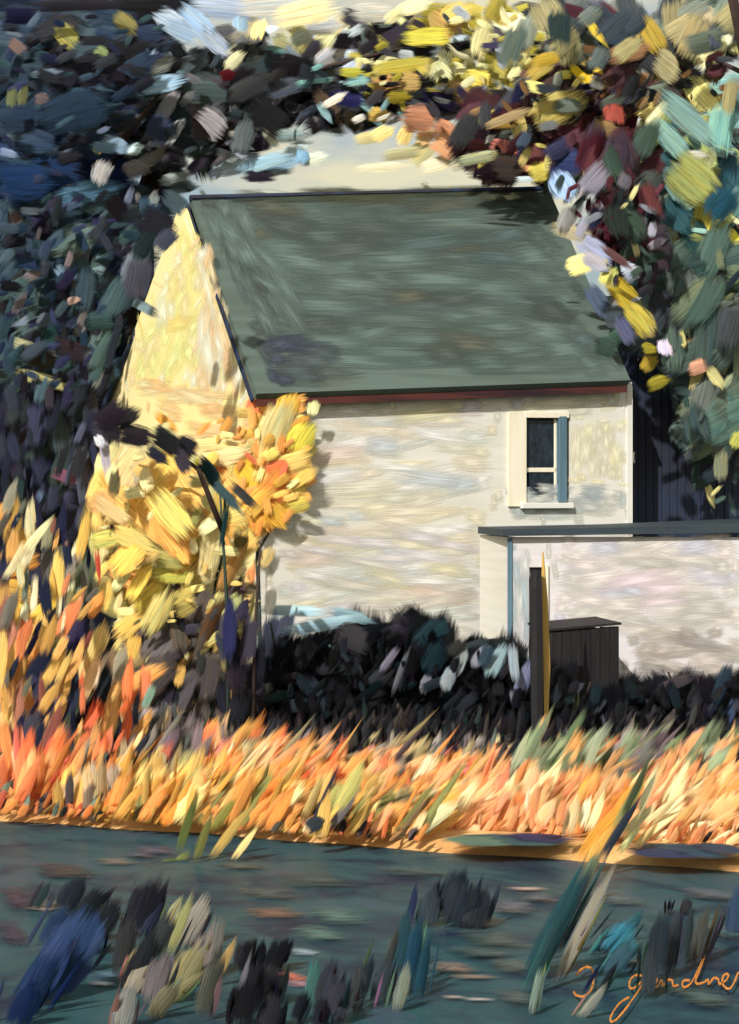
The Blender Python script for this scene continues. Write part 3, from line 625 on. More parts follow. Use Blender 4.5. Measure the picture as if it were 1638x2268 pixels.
# grey-black canopy behind the roof, with sky patches built as pale leaves
big = []; small = []
CP = [((42, 38, 38), 4), ((76, 80, 76), 3), ((104, 104, 102), 2), ((60, 70, 70), 3), ((140, 138, 136), 1), ((52, 48, 54), 2)]
small += zone([(230, 140), (560, 100), (780, 170), (1010, 200), (1020, 260), (640, 270), (540, 330), (400, 400), (230, 290)], 150, (38, 42), (60, 130), (.32, .5), (10, 35), CP)
small += zone([(480, 60), (900, 60), (900, 180), (480, 160)], 50, (38, 42), (50, 110), (.32, .5), (0, 35), [((120, 116, 104), 2), ((66, 64, 66), 2), ((196, 188, 140), 2), ((174, 190, 206), 2)])
big += zone([(220, 150), (560, 110), (760, 180), (760, 270), (620, 280), (540, 340), (390, 410), (220, 300)], 50, (36.5, 38), (50, 110), (.32, .55), (10, 35), CP)
Z1b = [(1000, 40, 0, 380, 90, (168, 180, 196)), (1220, 30, 4, 380, 80, (190, 190, 176)), (960, 190, -30, 220, 90, (158, 172, 190)), (1420, 110, 5, 240, 90, (206, 208, 200)), (760, 90, -30, 180, 80, (176, 190, 208)), (880, 110, -40, 240, 90, (154, 170, 192)), (800, 140, -30, 180, 80, (146, 166, 190)), (1070, 110, 70, 80, 70, (168, 195, 215)), (1150, 130, 80, 120, 60, (215, 200, 130)), (1330, 150, 40, 250, 130, (222, 205, 140)), (1350, 60, 10, 300, 100, (225, 205, 150)), (1440, 250, 40, 110, 60, (225, 225, 230)), (1340, 170, 20, 120, 60, (110, 105, 85)), (1010, 330, 20, 80, 50, (115, 30, 38)), (1040, 270, 40, 130, 50, (215, 205, 165)),
 (1300, 300, 0, 300, 90, (44, 38, 38)), (1560, 320, 0, 120, 40, (175, 165, 60)), (1380, 370, 0, 250, 40, (140, 190, 185)), (1440, 390, 0, 200, 40, (34, 32, 34)), (1550, 440, -10, 180, 60, (52, 50, 95)), (1460, 480, -50, 220, 60, (75, 62, 45)), (1440, 500, -50, 120, 40, (150, 190, 190)), (1560, 540, -40, 130, 70, (75, 62, 45)), (690, 380, 0, 280, 80, (155, 185, 200)), (690, 290, 20, 200, 80, (130, 135, 135)), (670, 260, 60, 110, 30, (165, 195, 225)), (470, 440, 70, 150, 60, (165, 185, 200)), (600, 660, 10, 90, 50, (185, 200, 205)),
 (930, 400, 0, 330, 120, (82, 92, 85)), (900, 470, 0, 300, 120, (44, 40, 40)), (1190, 340, 80, 200, 90, (78, 82, 72)), (1150, 470, 70, 200, 100, (80, 88, 82)), (1190, 520, -30, 260, 120, (52, 48, 50)), (540, 540, 0, 200, 80, (75, 70, 72)), (930, 550, -35, 160, 110, (150, 145, 145)), (720, 570, 50, 150, 110, (65, 75, 90)), (780, 580, 60, 140, 50, (150, 148, 150)), (880, 620, 10, 300, 60, (70, 68, 70)), (900, 700, -70, 220, 160, (92, 108, 98)), (1080, 600, 75, 200, 80, (75, 82, 80)), (1130, 640, 10, 200, 70, (42, 38, 42)), (1200, 610, -45, 110, 40, (205, 205, 175)), (1180, 720, 15, 260, 60, (165, 195, 210)), (1340, 690, 80, 90, 50, (120, 165, 180)), (1150, 780, 0, 170, 50, (38, 35, 38)), (830, 720, 60, 90, 60, (190, 205, 195)), (790, 790, 10, 180, 50, (190, 200, 195)), (820, 830, 10, 150, 50, (70, 80, 80)), (730, 640, -30, 100, 50, (170, 165, 165)), (1050, 740, 15, 200, 60, (190, 206, 212)), (1250, 720, 10, 220, 60, (164, 192, 204)), (1320, 660, 30, 160, 60, (184, 204, 204)), (1100, 700, 0, 160, 46, (200, 210, 212)), (1230, 762, 0, 200, 36, (200, 202, 196)), (980, 750, 40, 140, 50, (158, 178, 194)), (1290, 600, 10, 200, 60, (176, 196, 196)), (1400, 700, 10, 160, 50, (200, 206, 180)), (1010, 690, -20, 120, 50, (120, 130, 130)), (680, 715, 22, 290, 75, (134, 132, 126)), (600, 745, 20, 110, 70, (156, 154, 146))]
big += accents(Z1b, 0, 0, (36.4, 37.4))  # the pale blue and whitish dabs are open sky, built as leaves
Z2a = [(490, 350, 0, 150, 90, (235, 205, 85)), (180, 360, 0, 100, 80, (190, 155, 95)), (70, 370, 0, 160, 80, (185, 150, 95)), (130, 430, 0, 130, 50, (165, 150, 60)), (260, 165, -15, 220, 110, (150, 135, 40)), (340, 110, -30, 180, 90, (200, 165, 95)), (390, 60, 40, 180, 90, (200, 175, 95)), (150, 290, 0, 280, 60, (150, 140, 45)), (320, 280, 70, 170, 80, (225, 225, 170)), (500, 180, 60, 250, 90, (200, 195, 140)), (400, 230, 0, 150, 50, (200, 190, 150)), (560, 430, -30, 120, 60, (160, 140, 55)), (330, 340, 80, 120, 40, (50, 40, 35)), (390, 410, -30, 140, 80, (180, 150, 100)), (300, 450, 0, 260, 90, (42, 38, 62)), (480, 440, 40, 150, 90, (55, 40, 38)),
 (70, 430, 10, 250, 50, (40, 34, 34)), (80, 130, -40, 220, 90, (62, 55, 60)), (400, 205, 10, 180, 40, (40, 34, 34)), (30, 60, 0, 260, 80, (206, 200, 190)), (200, 30, 20, 200, 60, (226, 214, 160)), (230, 230, 5, 200, 50, (60, 56, 62)), (560, 30, 70, 160, 80, (190, 180, 90)),
 (40, 510, 0, 120, 60, (240, 200, 110)), (220, 530, -10, 200, 110, (230, 162, 122)), (250, 480, 40, 120, 70, (232, 168, 126)), (230, 670, 45, 150, 90, (240, 205, 140)), (330, 650, -30, 150, 90, (240, 190, 140)), (390, 725, 20, 80, 60, (245, 225, 190)), (160, 600, 60, 120, 60, (236, 206, 130)), (300, 725, 20, 160, 60, (232, 214, 176)), (150, 680, 10, 200, 50, (222, 212, 164)), (60, 590, 30, 140, 60, (230, 210, 140)), (330, 575, -30, 120, 70, (220, 158, 120)), (0, 610, 10, 160, 50, (216, 208, 150)), (250, 600, 40, 130, 60, (232, 178, 120)), (60, 740, 4, 260, 40, (214, 210, 178))]
big += accents(Z2a, 819, 0, (36.4, 37.6))  # peach and cream dabs above the ridge are sky, built as leaves
small += zone([(760, 40), (1250, 20), (1230, 230), (1000, 220), (800, 250)], 110, (38, 42), (50, 110), (.35, .6), (5, 40), [((170, 158, 66), 3), ((200, 184, 110), 3), ((122, 116, 96), 2), ((62, 60, 62), 3), ((224, 220, 164), 2), ((96, 104, 100), 2)])
small += zone([(220, 150), (560, 90), (800, 150), (1000, 200), (1000, 270), (640, 275), (540, 335), (390, 405), (220, 300)], 150, (36.5, 38), (25, 70), (.2, .4), (10, 35), CP + [((34, 32, 34), 3), ((120, 160, 160), 1), ((196, 190, 176), 1)], tilt=18)
small += zone([(780, 30), (1230, 10), (1230, 230), (1000, 225), (800, 240)], 110, (36.6, 38), (25, 65), (.25, .45), (5, 40), [((170, 158, 66), 3), ((200, 184, 110), 2), ((60, 54, 54), 3), ((226, 220, 160), 2), ((44, 40, 56), 2), ((180, 190, 196), 1)], tilt=18)
b0 = at(300, 1500, 41); b0.z = 0
tree('autumn_tree', 'dark grey and olive-yellow tree rising behind the house roof', 'tree', b0,
     [(b0 - UP * 0.2, 0.5), (at(300, 900, 41), 0.38), (at(310, 500, 40), 0.26), (at(360, 300, 39), 0.16), (at(430, 120, 38.6), 0.05)],
     [(0.12, at(320, 440, 39.8), at(480, 280, 39), at(640, 220, 38.4), at(860, 225, 38.2), at(1080, 215, 37.8)), (0.1, at(355, 310, 39), at(560, 190, 39), at(760, 140, 38.5), at(960, 90, 38.3)), (0.08, at(340, 360, 39.3), at(280, 250, 38.5), at(250, 170, 38))],
     big, small)
# red-brown tree on the right, boughs reaching over the roof
big = []; small = []
RD = [((78, 38, 40), 3), ((62, 44, 42), 3), ((130, 100, 62), 2), ((110, 114, 100), 2), ((52, 50, 80), 1), ((64, 66, 66), 2)]
small += zone([(1020, 250), (1250, 120), (1480, 60), (1560, 60), (1540, 250), (1460, 320), (1440, 440), (1240, 410), (1040, 390)], 210, (33.2, 36), (50, 120), (.35, .55), (20, 40), RD)
small += zone([(1290, 300), (1450, 290), (1470, 560), (1400, 640), (1330, 560)], 70, (30.8, 32), (50, 110), (.35, .55), (70, 25), [((88, 40, 44), 3), ((58, 60, 60), 2), ((72, 56, 60), 2), ((74, 90, 78), 1)])
small += zone([(1200, 20), (1660, 0), (1660, 110), (1230, 130)], 60, (31, 35), (60, 120), (.4, .6), (40, 40), [((112, 120, 108), 3), ((84, 92, 90), 2), ((164, 156, 110), 2), ((70, 78, 80), 2)])
big += zone([(1050, 260), (1250, 150), (1450, 100), (1450, 330), (1430, 440), (1240, 400), (1060, 380)], 40, (32.4, 33.4), (40, 90), (.35, .6), (20, 40), RD + [((226, 208, 96), 1), ((206, 186, 110), 2)])
Z2b = [(750, 300, 30, 200, 80, (205, 180, 80)), (800, 260, 15, 220, 50, (215, 185, 80)), (1000, 140, -70, 200, 60, (225, 195, 70)), (985, 340, -45, 170, 90, (232, 200, 60)), (930, 330, -50, 130, 50, (238, 198, 40)), (740, 385, 0, 110, 70, (200, 195, 110)), (860, 200, 0, 170, 60, (100, 75, 35)), (1080, 110, -45, 250, 90, (92, 38, 38)), (900, 50, -20, 150, 50, (90, 50, 50)), (1150, 230, 20, 220, 80, (160, 125, 85)), (1090, 310, 75, 150, 50, (140, 125, 70)), (1250, 160, -60, 200, 80, (165, 145, 55)), (1350, 130, 70, 180, 80, (170, 150, 60)), (1420, 50, 60, 150, 90, (165, 160, 120)), (1310, 290, -30, 170, 110, (195, 185, 140)), (1510, 230, 70, 200, 110, (225, 220, 160)), (1480, 430, -50, 220, 100, (225, 215, 130)), (1560, 180, 60, 110, 70, (235, 235, 180)), (1350, 420, -40, 150, 70, (90, 75, 65)), (1370, 550, 20, 150, 90, (85, 60, 45)), (1520, 330, 80, 120, 70, (120, 100, 75)),
 (840, 350, 50, 200, 90, (72, 45, 38)), (1110, 340, 50, 180, 120, (75, 45, 38)), (1000, 430, 0, 350, 40, (85, 60, 40)), (830, 480, 30, 270, 120, (205, 185, 120)), (880, 510, 20, 150, 70, (232, 215, 165)), (720, 480, 15, 350, 30, (38, 30, 32)), (735, 465, 30, 40, 25, (245, 200, 110)), (620, 520, 20, 250, 40, (130, 110, 70)), (600, 540, 10, 200, 50, (175, 140, 70)), (1080, 500, 80, 130, 90, (150, 70, 55)), (1070, 570, 20, 150, 120, (110, 78, 60)), (1160, 540, 60, 140, 90, (90, 35, 45)), (1215, 470, 75, 200, 16, (225, 215, 200)), (1075, 620, 85, 90, 14, (225, 205, 170)), (930, 620, 10, 300, 130, (88, 40, 42)), (700, 610, 0, 300, 100, (58, 48, 50)), (685, 610, 70, 100, 50, (75, 82, 92)), (800, 580, -45, 120, 50, (170, 155, 125)), (600, 660, -25, 140, 60, (205, 130, 110)), (480, 700, 15, 200, 50, (195, 200, 160)), (560, 755, 0, 340, 80, (62, 38, 38)), (740, 730, -45, 220, 110, (95, 40, 42)), (490, 610, 70, 120, 60, (55, 32, 40)), (390, 620, 60, 140, 90, (66, 45, 45)), (430, 570, 60, 200, 90, (74, 68, 66)),
 (880, 720, 0, 200, 110, (52, 55, 95)), (860, 830, -60, 160, 90, (165, 190, 220)), (690, 795, 0, 100, 25, (200, 215, 225)), (1000, 790, 50, 200, 90, (110, 105, 115)), (1110, 650, 75, 150, 80, (165, 150, 75)), (1140, 705, 0, 130, 90, (222, 208, 120)), (1230, 640, 75, 300, 80, (88, 38, 45)), (1200, 760, 70, 300, 100, (100, 45, 55)), (1130, 800, 60, 110, 60, (105, 100, 105)), (960, 900, 50, 130, 50, (165, 170, 170)), (880, 960, 70, 150, 80, (155, 155, 155)), (1000, 960, 60, 150, 60, (65, 65, 95)), (900, 1030, -15, 200, 60, (165, 160, 125)), (950, 1000, -30, 80, 40, (110, 45, 50)), (1060, 900, 50, 200, 90, (75, 40, 42)), (1150, 1010, -60, 200, 120, (75, 90, 75)), (1100, 980, 80, 200, 110, (60, 72, 62)), (1250, 880, 80, 200, 80, (95, 45, 45)), (1000, 1110, -40, 200, 80, (150, 160, 180)), (1040, 1120, -35, 220, 20, (110, 60, 60)), (930, 1160, 10, 90, 50, (220, 210, 140)), (640, 200, 75, 220, 90, (92, 98, 92)), (700, 130, 70, 200, 90, (150, 156, 140))]
big += accents([r for r in Z2b if r[1] < 790], 819, 0, (32.4, 33.4)) + accents([r for r in Z2b if r[1] >= 790], 819, 0, (30.0, 30.9))
big += accents([(930, 60, 20, 120, 80, (220, 210, 130)), (1000, 50, -30, 150, 60, (170, 175, 185)), (1060, 110, 60, 100, 60, (215, 210, 120)), (1130, 200, -60, 210, 100, (175, 155, 65)), (1200, 310, -50, 190, 80, (165, 150, 60)), (1220, 350, -30, 120, 70, (215, 200, 140)), (1100, 30, -35, 200, 30, (120, 85, 80)), (1150, 90, 20, 100, 80, (165, 175, 190)), (1010, 220, -60, 180, 70, (85, 90, 110)), (1130, 350, -60, 150, 60, (75, 72, 105)), (1050, 430, -20, 120, 80, (72, 95, 75)), (1110, 370, 40, 150, 70, (85, 110, 95)), (1235, 430, 10, 80, 50, (170, 155, 65)), (1240, 490, 60, 100, 60, (170, 150, 60)), (1280, 580, 25, 120, 60, (180, 165, 70)), (1310, 430, 80, 110, 60, (185, 180, 190))], 819, 557, (29.5, 30.5))
small += zone([(1040, 250), (1250, 130), (1470, 50), (1630, 40), (1620, 240), (1450, 330), (1430, 420), (1250, 400), (1050, 385)], 170, (32.6, 33.8), (25, 65), (.22, .42), (25, 45), RD + [((40, 32, 34), 2), ((222, 204, 110), 2), ((206, 150, 100), 1), ((150, 156, 140), 1)], tilt=18)
small += zone([(1230, 400), (1470, 400), (1460, 620), (1380, 700), (1310, 580)], 60, (30.1, 30.9), (25, 60), (.2, .4), (60, 35), [((88, 40, 44), 3), ((58, 58, 62), 2), ((130, 130, 140), 2), ((196, 190, 130), 1), ((60, 74, 66), 2)], tilt=18)
b0 = at(1740, 1300, 34); b0.z = 0
tree('copper_tree', 'red-brown tree with bright yellow leaves arching over the right of the roof', 'tree', b0,
     [(b0 - UP * 0.2, 0.32), (at(1740, 1000, 34), 0.28), (at(1735, 700, 33.5), 0.24), (at(1715, 420, 32.5), 0.17), (at(1660, 150, 31), 0.11), (at(1610, -60, 30), 0.06)],
     [(0.04, at(1733, 640, 33.4), at(1600, 450, 34.6), at(1440, 370, 35), at(1330, 290, 35)), (0.045, at(1712, 400, 32.3), at(1560, 250, 34.8), at(1330, 190, 35.4), at(1150, 220, 35.6)), (0.04, at(1665, 170, 31.1), at(1560, 120, 34), at(1360, 90, 35)), (0.035, at(1738, 800, 33.6), at(1600, 700, 32.6), at(1450, 720, 31.8), at(1412, 800, 30.6))],
     big, small)
# grey-green tree at the right edge
big = []; small = []
small += zone([(1430, 240), (1700, 200), (1700, 560), (1440, 540)], 90, (39, 44), (110, 200), (.35, .5), (-30, 40), [((112, 146, 138), 3), ((92, 122, 118), 2), ((134, 146, 90), 2), ((60, 92, 96), 1)], tilt=14, gain=1.5)
small += zone([(1380, 540), (1700, 520), (1700, 1170), (1520, 1170), (1510, 900), (1390, 760)], 130, (37, 42), (110, 200), (.35, .5), (60, 30), [((68, 88, 80), 3), ((82, 98, 86), 3), ((100, 110, 88), 2), ((56, 66, 66), 2)], tilt=18)
big += accents([(1400, 520, -40, 350, 110, (118, 150, 142)), (1330, 620, -45, 250, 80, (120, 150, 140)), (1560, 560, 80, 260, 100, (105, 145, 138)), (1430, 690, 0, 150, 40, (165, 160, 150)), (1440, 800, -40, 280, 160, (140, 148, 85)), (1480, 960, 75, 200, 80, (185, 175, 75)), (1450, 860, 30, 160, 90, (150, 155, 75)), (1590, 780, 70, 230, 130, (40, 78, 88)), (1560, 900, 50, 200, 120, (35, 72, 88)), (1350, 960, -45, 220, 110, (48, 85, 88)), (1470, 1080, -50, 260, 120, (62, 85, 82)), (1620, 1060, -60, 120, 40, (215, 195, 60)), (1310, 870, 60, 200, 80, (120, 135, 110)), (1630, 590, 0, 100, 40, (90, 100, 100)), (1600, 420, 80, 200, 60, (150, 140, 100))], 819, 0, (31.4, 32.2), gain=1.15, tilt=14)
small += zone([(1400, 560), (1700, 530), (1700, 900), (1560, 1010), (1490, 800), (1410, 750)], 70, (31.2, 32.1), (90, 170), (.35, .55), (60, 35), [((76, 96, 84), 3), ((90, 104, 92), 3), ((108, 116, 92), 2), ((62, 72, 70), 2)], tilt=16, gain=1.15)
big += accents([(1480, 440, 30, 180, 130, (235, 195, 140)), (1500, 460, 40, 90, 60, (235, 215, 120)), (1460, 510, 20, 120, 60, (230, 170, 135)), (1570, 500, 60, 120, 60, (215, 205, 140)), (1400, 470, 0, 120, 60, (150, 180, 175)), (1530, 560, -60, 120, 60, (205, 195, 130)), (1380, 540, 75, 140, 80, (130, 140, 95)), (1530, 710, -45, 170, 80, (215, 210, 140)), (1630, 830, 70, 90, 50, (160, 165, 80)), (1300, 130, 50, 250, 150, (95, 115, 100)), (1290, 250, 40, 250, 160, (82, 100, 85)), (1450, 220, 60, 300, 150, (72, 90, 78)), (1530, 90, 70, 250, 130, (65, 75, 65)), (1600, 320, 80, 240, 110, (75, 80, 75)), (1570, 800, 80, 250, 120, (105, 112, 100)), (1430, 700, 80, 230, 90, (75, 85, 85)), (1600, 650, 75, 240, 110, (95, 105, 85)), (1480, 640, 75, 200, 100, (92, 100, 88)), (1400, 640, 80, 190, 90, (74, 84, 78)), (1560, 620, 80, 200, 100, (100, 106, 92))], 819, 557, (31.0, 32.0))
small += zone([(1440, 240), (1638, 230), (1638, 560), (1450, 540)], 60, (31.5, 32.6), (30, 80), (.22, .42), (-30, 45), [((118, 150, 142), 3), ((96, 126, 122), 2), ((146, 152, 90), 2), ((54, 86, 90), 2), ((206, 200, 150), 1)], tilt=14, gain=1.2)
small += zone([(1400, 560), (1638, 540), (1638, 1120), (1530, 1120), (1520, 900), (1410, 760)], 90, (31.1, 32.2), (30, 80), (.2, .4), (65, 30), [((70, 90, 80), 3), ((86, 100, 90), 3), ((52, 60, 62), 2), ((120, 126, 96), 1), ((212, 200, 130), 1)], tilt=14)
b0 = at(1690, 1300, 39); b0.z = 0
tree('green_tree', 'grey-green tree at the right edge with a peach pink leaf cluster', 'tree', b0,
     [(b0 - UP * 0.2, 0.35), (at(1690, 900, 39), 0.28), (at(1670, 600, 39), 0.2), (at(1650, 330, 39), 0.08)],
     [(0.1, at(1688, 880, 39), at(1640, 780, 38), at(1560, 740, 37)), (0.1, at(1672, 620, 39), at(1560, 520, 38.5), at(1480, 460, 38))],
     big, small)

# ------------------------------------------------------------------ yellow shrubs in front of the gable
big = []; small = []
YO = [((244, 204, 118), 3), ((238, 180, 98), 3), ((232, 214, 154), 3), ((196, 186, 116), 2), ((244, 212, 128), 3)]
small += zone([(230, 1000), (440, 1010), (520, 1130), (560, 1350), (500, 1430), (330, 1480), (220, 1300), (200, 1120)], 110, (26.4, 27.6), (60, 130), (.3, .5), (60, 35), YO + [((150, 130, 80), 2), ((96, 88, 70), 1)])
small += zone([(290, 1350), (540, 1300), (580, 1660), (330, 1680)], 110, (25.6, 27.4), (60, 130), (.35, .55), (65, 35), [((98, 86, 75), 4), ((72, 66, 62), 3), ((112, 98, 82), 2), ((56, 52, 54), 2)])
big += accents([(580, 960, 60, 230, 130, (225, 205, 150)), (620, 1000, 80, 220, 90, (200, 195, 170)), (680, 1040, 40, 260, 120, (240, 185, 90)), (760, 970, -45, 200, 90, (240, 205, 110)), (830, 1040, -50, 250, 120, (235, 180, 95)), (760, 1090, 30, 280, 150, (240, 190, 110)), (640, 1130, 60, 220, 120, (240, 180, 90)), (490, 1040, -60, 200, 50, (235, 185, 100)), (450, 1120, -40, 140, 100, (220, 180, 120))], 0, 557, (25.8, 26.4))
big += accents([(480, 160, 15, 170, 70, (205, 200, 110)), (500, 40, -35, 250, 60, (225, 190, 130)), (640, 60, -40, 400, 110, (240, 185, 100)), (770, 60, -50, 300, 110, (242, 200, 115)), (760, 150, -60, 300, 110, (238, 175, 95)), (560, 250, 60, 200, 110, (240, 175, 80)), (600, 170, -15, 250, 90, (240, 185, 95)), (820, 240, 40, 180, 90, (235, 190, 95)), (560, 330, -40, 200, 80, (235, 160, 85)), (620, 350, 65, 200, 60, (240, 200, 90)), (660, 410, 50, 200, 70, (245, 205, 100)), (700, 480, 70, 250, 90, (245, 205, 120)), (600, 520, 40, 250, 80, (235, 190, 95)), (590, 640, 80, 130, 60, (240, 195, 100)), (680, 270, 0, 160, 80, (140, 140, 85)), (770, 320, 0, 220, 60, (195, 195, 100)), (740, 250, -10, 170, 70, (185, 180, 110)), (860, 350, 50, 130, 90, (205, 195, 110)), (940, 180, 85, 330, 90, (245, 210, 150)), (920, 320, 30, 90, 80, (245, 200, 140)), (820, 440, 20, 140, 110, (215, 195, 110)), (1030, 280, 75, 260, 80, (225, 170, 95)), (1080, 420, 80, 250, 60, (230, 180, 110)), (940, 520, 80, 300, 70, (150, 110, 80)),
 (750, 700, -50, 110, 50, (185, 165, 110)), (860, 880, 80, 150, 50, (205, 180, 110)), (540, 840, 80, 130, 60, (180, 165, 90)), (700, 840, 40, 250, 60, (225, 150, 80)), (650, 980, 60, 180, 70, (150, 140, 150)), (720, 1050, 20, 100, 50, (235, 170, 80)), (860, 1000, 70, 250, 80, (110, 100, 92)), (720, 620, 60, 240, 130, (98, 86, 75)), (830, 660, 70, 240, 120, (92, 82, 72)), (700, 760, 50, 240, 120, (84, 72, 66)), (860, 780, 70, 260, 110, (100, 90, 82)), (780, 900, 60, 240, 110, (92, 84, 78)), (930, 760, 80, 260, 80, (74, 66, 62))], 0, 1114, (25.4, 26.2))
def shrub(name, label, bx, Y, stems, big, small, cat='shrub'):
    b = at(bx, 1050, Y); b.z = 0
    t = thing(name, label, cat, b)
    for m, r, pts in stems:
        bm = bmesh.new(); pts = [p if isinstance(p, Vector) else Vector(p) for p in pts]
        tube(bm, pts, [r * (1 - 0.65 * i / (len(pts) - 1)) for i in range(len(pts))], 6)
        mesh_obj('stem', bm, M[m], t, True)
    foliage(t, big, small); return t
def gnd(px, Y): v = at(px, 1050, Y); v.z = 0.0; return v
small += zone([(240, 1000), (440, 1020), (510, 1130), (560, 1330), (500, 1450), (330, 1480), (220, 1300), (200, 1130)], 110, (25.5, 26.5), (25, 75), (.22, .42), (65, 35), YO + [((246, 220, 150), 2), ((120, 104, 70), 2), ((140, 140, 84), 1)], tilt=18)
small += zone([(290, 1400), (540, 1320), (570, 1650), (330, 1670)], 80, (25.4, 26.2), (30, 90), (.18, .36), (70, 25), [((98, 86, 75), 3), ((66, 60, 58), 3), ((150, 130, 90), 1), ((46, 44, 50), 2), ((206, 160, 90), 1)], tilt=16)
shrub('yellow_shrub', 'tall golden yellow shrub with grey brown lower leaves before the gable', 400, 26.5,
      [('bark', 0.06, [gnd(420, 26.5), at(410, 1400, 26.5), at(380, 1200, 26.4), at(330, 1060, 26.3)]), ('stem', 0.04, [gnd(440, 26.5), at(470, 1350, 26.4), at(495, 1200, 26.0), at(500, 1090, 25.9)]), ('bark', 0.05, [gnd(390, 26.6), at(330, 1400, 26.5), at(270, 1250, 26.3), at(240, 1130, 26.2)])], big, small)
big = []; small = []
big += accents([(860, 930, -40, 80, 40, (200, 190, 60)), (1090, 990, -55, 200, 110, (245, 185, 60)), (970, 980, -40, 160, 80, (235, 150, 84)), (1230, 760, 75, 280, 130, (248, 215, 150)), (1270, 690, 70, 150, 90, (245, 215, 100)), (1340, 820, 60, 180, 110, (245, 205, 80)), (1200, 850, 80, 250, 90, (250, 190, 120)), (1300, 930, 20, 220, 80, (248, 200, 110)), (1230, 1050, 60, 250, 150, (240, 160, 85)), (1320, 1000, 30, 180, 80, (245, 190, 100)), (1390, 690, 80, 80, 50, (245, 215, 140)), (1240, 1130, -50, 150, 90, (245, 190, 70)), (1330, 1120, 20, 120, 70, (245, 195, 90)), (1130, 690, 80, 100, 70, (215, 110, 80)), (1180, 950, 70, 200, 90, (244, 176, 96)), (1150, 1100, 50, 190, 80, (240, 186, 90)), (960, 850, 5, 280, 55, (245, 185, 120)), (740, 760, -40, 150, 40, (245, 180, 90)), (720, 790, 20, 120, 50, (215, 210, 150)), (1000, 900, 10, 230, 80, (246, 200, 140)), (1050, 1060, -50, 200, 80, (224, 176, 84)), (980, 1050, -60, 200, 60, (216, 178, 90))], 0, 557, (29.75, 29.95), tilt=12)
big += accents([(1110, 330, 80, 160, 40, (230, 150, 90)), (1100, 180, -70, 130, 70, (225, 170, 80)), (1130, 80, -40, 160, 80, (238, 180, 84)), (1230, 60, -50, 140, 90, (242, 190, 80)), (1060, 60, -60, 180, 60, (200, 170, 90)), (1180, 240, 60, 120, 50, (190, 170, 110))], 0, 1114, (29.75, 29.95), tilt=12)
small += zone([(520, 920), (640, 880), (690, 960), (690, 1090), (620, 1170), (560, 1190), (480, 1060)], 60, (29.9, 30.0), (40, 90), (.35, .6), (50, 40), [((246, 190, 96), 3), ((242, 166, 88), 3), ((250, 214, 130), 2)])
small += zone([(440, 930), (640, 885), (690, 960), (690, 1090), (620, 1170), (560, 1190), (460, 1060)], 60, (29.7, 29.9), (22, 60), (.25, .45), (60, 40), [((246, 190, 96), 3), ((240, 160, 84), 3), ((250, 218, 140), 2), ((206, 140, 70), 1), ((226, 120, 80), 1)], tilt=18)
shrub('orange_sapling', 'small orange and yellow leaved sapling at the corner of the gable', 560, 29.5,
      [('stem', 0.035, [gnd(578, 29.98), at(575, 1400, 29.98), at(570, 1200, 29.98), at(560, 1060, 30.0), at(600, 930, 30.0)]), ('stem', 0.035, [at(575, 1190, 29.98), at(520, 1120, 30.0), at(470, 1060, 30.0), at(425, 1020, 30.0)]), ('stem', 0.02, [at(572, 1220, 29.98), at(620, 1140, 30.0), at(650, 1060, 30.0)])], big, small, 'sapling')
big = accents([(500, 725, 35, 200, 90, (45, 40, 42)), (560, 740, 40, 170, 70, (48, 42, 44)), (480, 795, -15, 170, 70, (85, 88, 100)), (600, 820, -15, 190, 90, (40, 36, 40)), (740, 850, -22, 230, 100, (38, 33, 36)), (830, 870, -30, 130, 80, (40, 36, 38)), (810, 930, -60, 130, 60, (42, 40, 42)), (700, 905, -35, 150, 50, (60, 62, 70)), (465, 900, -85, 220, 40, (165, 160, 168)), (440, 840, -70, 60, 40, (190, 188, 196))], 0, 557, (24.9, 25.2)) + accents([(930, 980, -45, 220, 60, (40, 65, 68)), (1000, 1080, -50, 300, 40, (42, 62, 60)), (1090, 1090, -45, 200, 40, (50, 45, 40))], 0, 557, (25.2, 25.5)) + accents([(1020, 540, 88, 330, 60, (42, 44, 80)), (1110, 590, 85, 280, 70, (52, 48, 56)), (1050, 720, 85, 320, 80, (42, 40, 44)), (990, 620, 88, 260, 60, (48, 46, 54)), (995, 100, 88, 260, 24, (40, 75, 70)), (1000, 860, 80, 220, 90, (44, 42, 44)), (1060, 900, 70, 200, 80, (40, 40, 46)), (1150, 700, 88, 220, 50, (44, 42, 48)), (1080, 480, 85, 140, 50, (44, 42, 60))], 0, 1114, (25.2, 25.6))
shrub('dark_thicket', 'navy and black thicket with a bough arching left over the golden shrub', 520, 25.4,
      [('stem', 0.03, [gnd(505, 25.4), at(506, 1400, 25.4), at(498, 1250, 25.3), at(488, 1090, 25.3)]), ('bark', 0.03, [gnd(560, 25.4), at(566, 1380, 25.4), at(578, 1200, 25.3)]), ('bark', 0.04, [at(495, 1180, 25.3), at(440, 1040, 25.2), at(350, 970, 25.2), at(240, 925, 25.2)])], big, [], 'thicket')
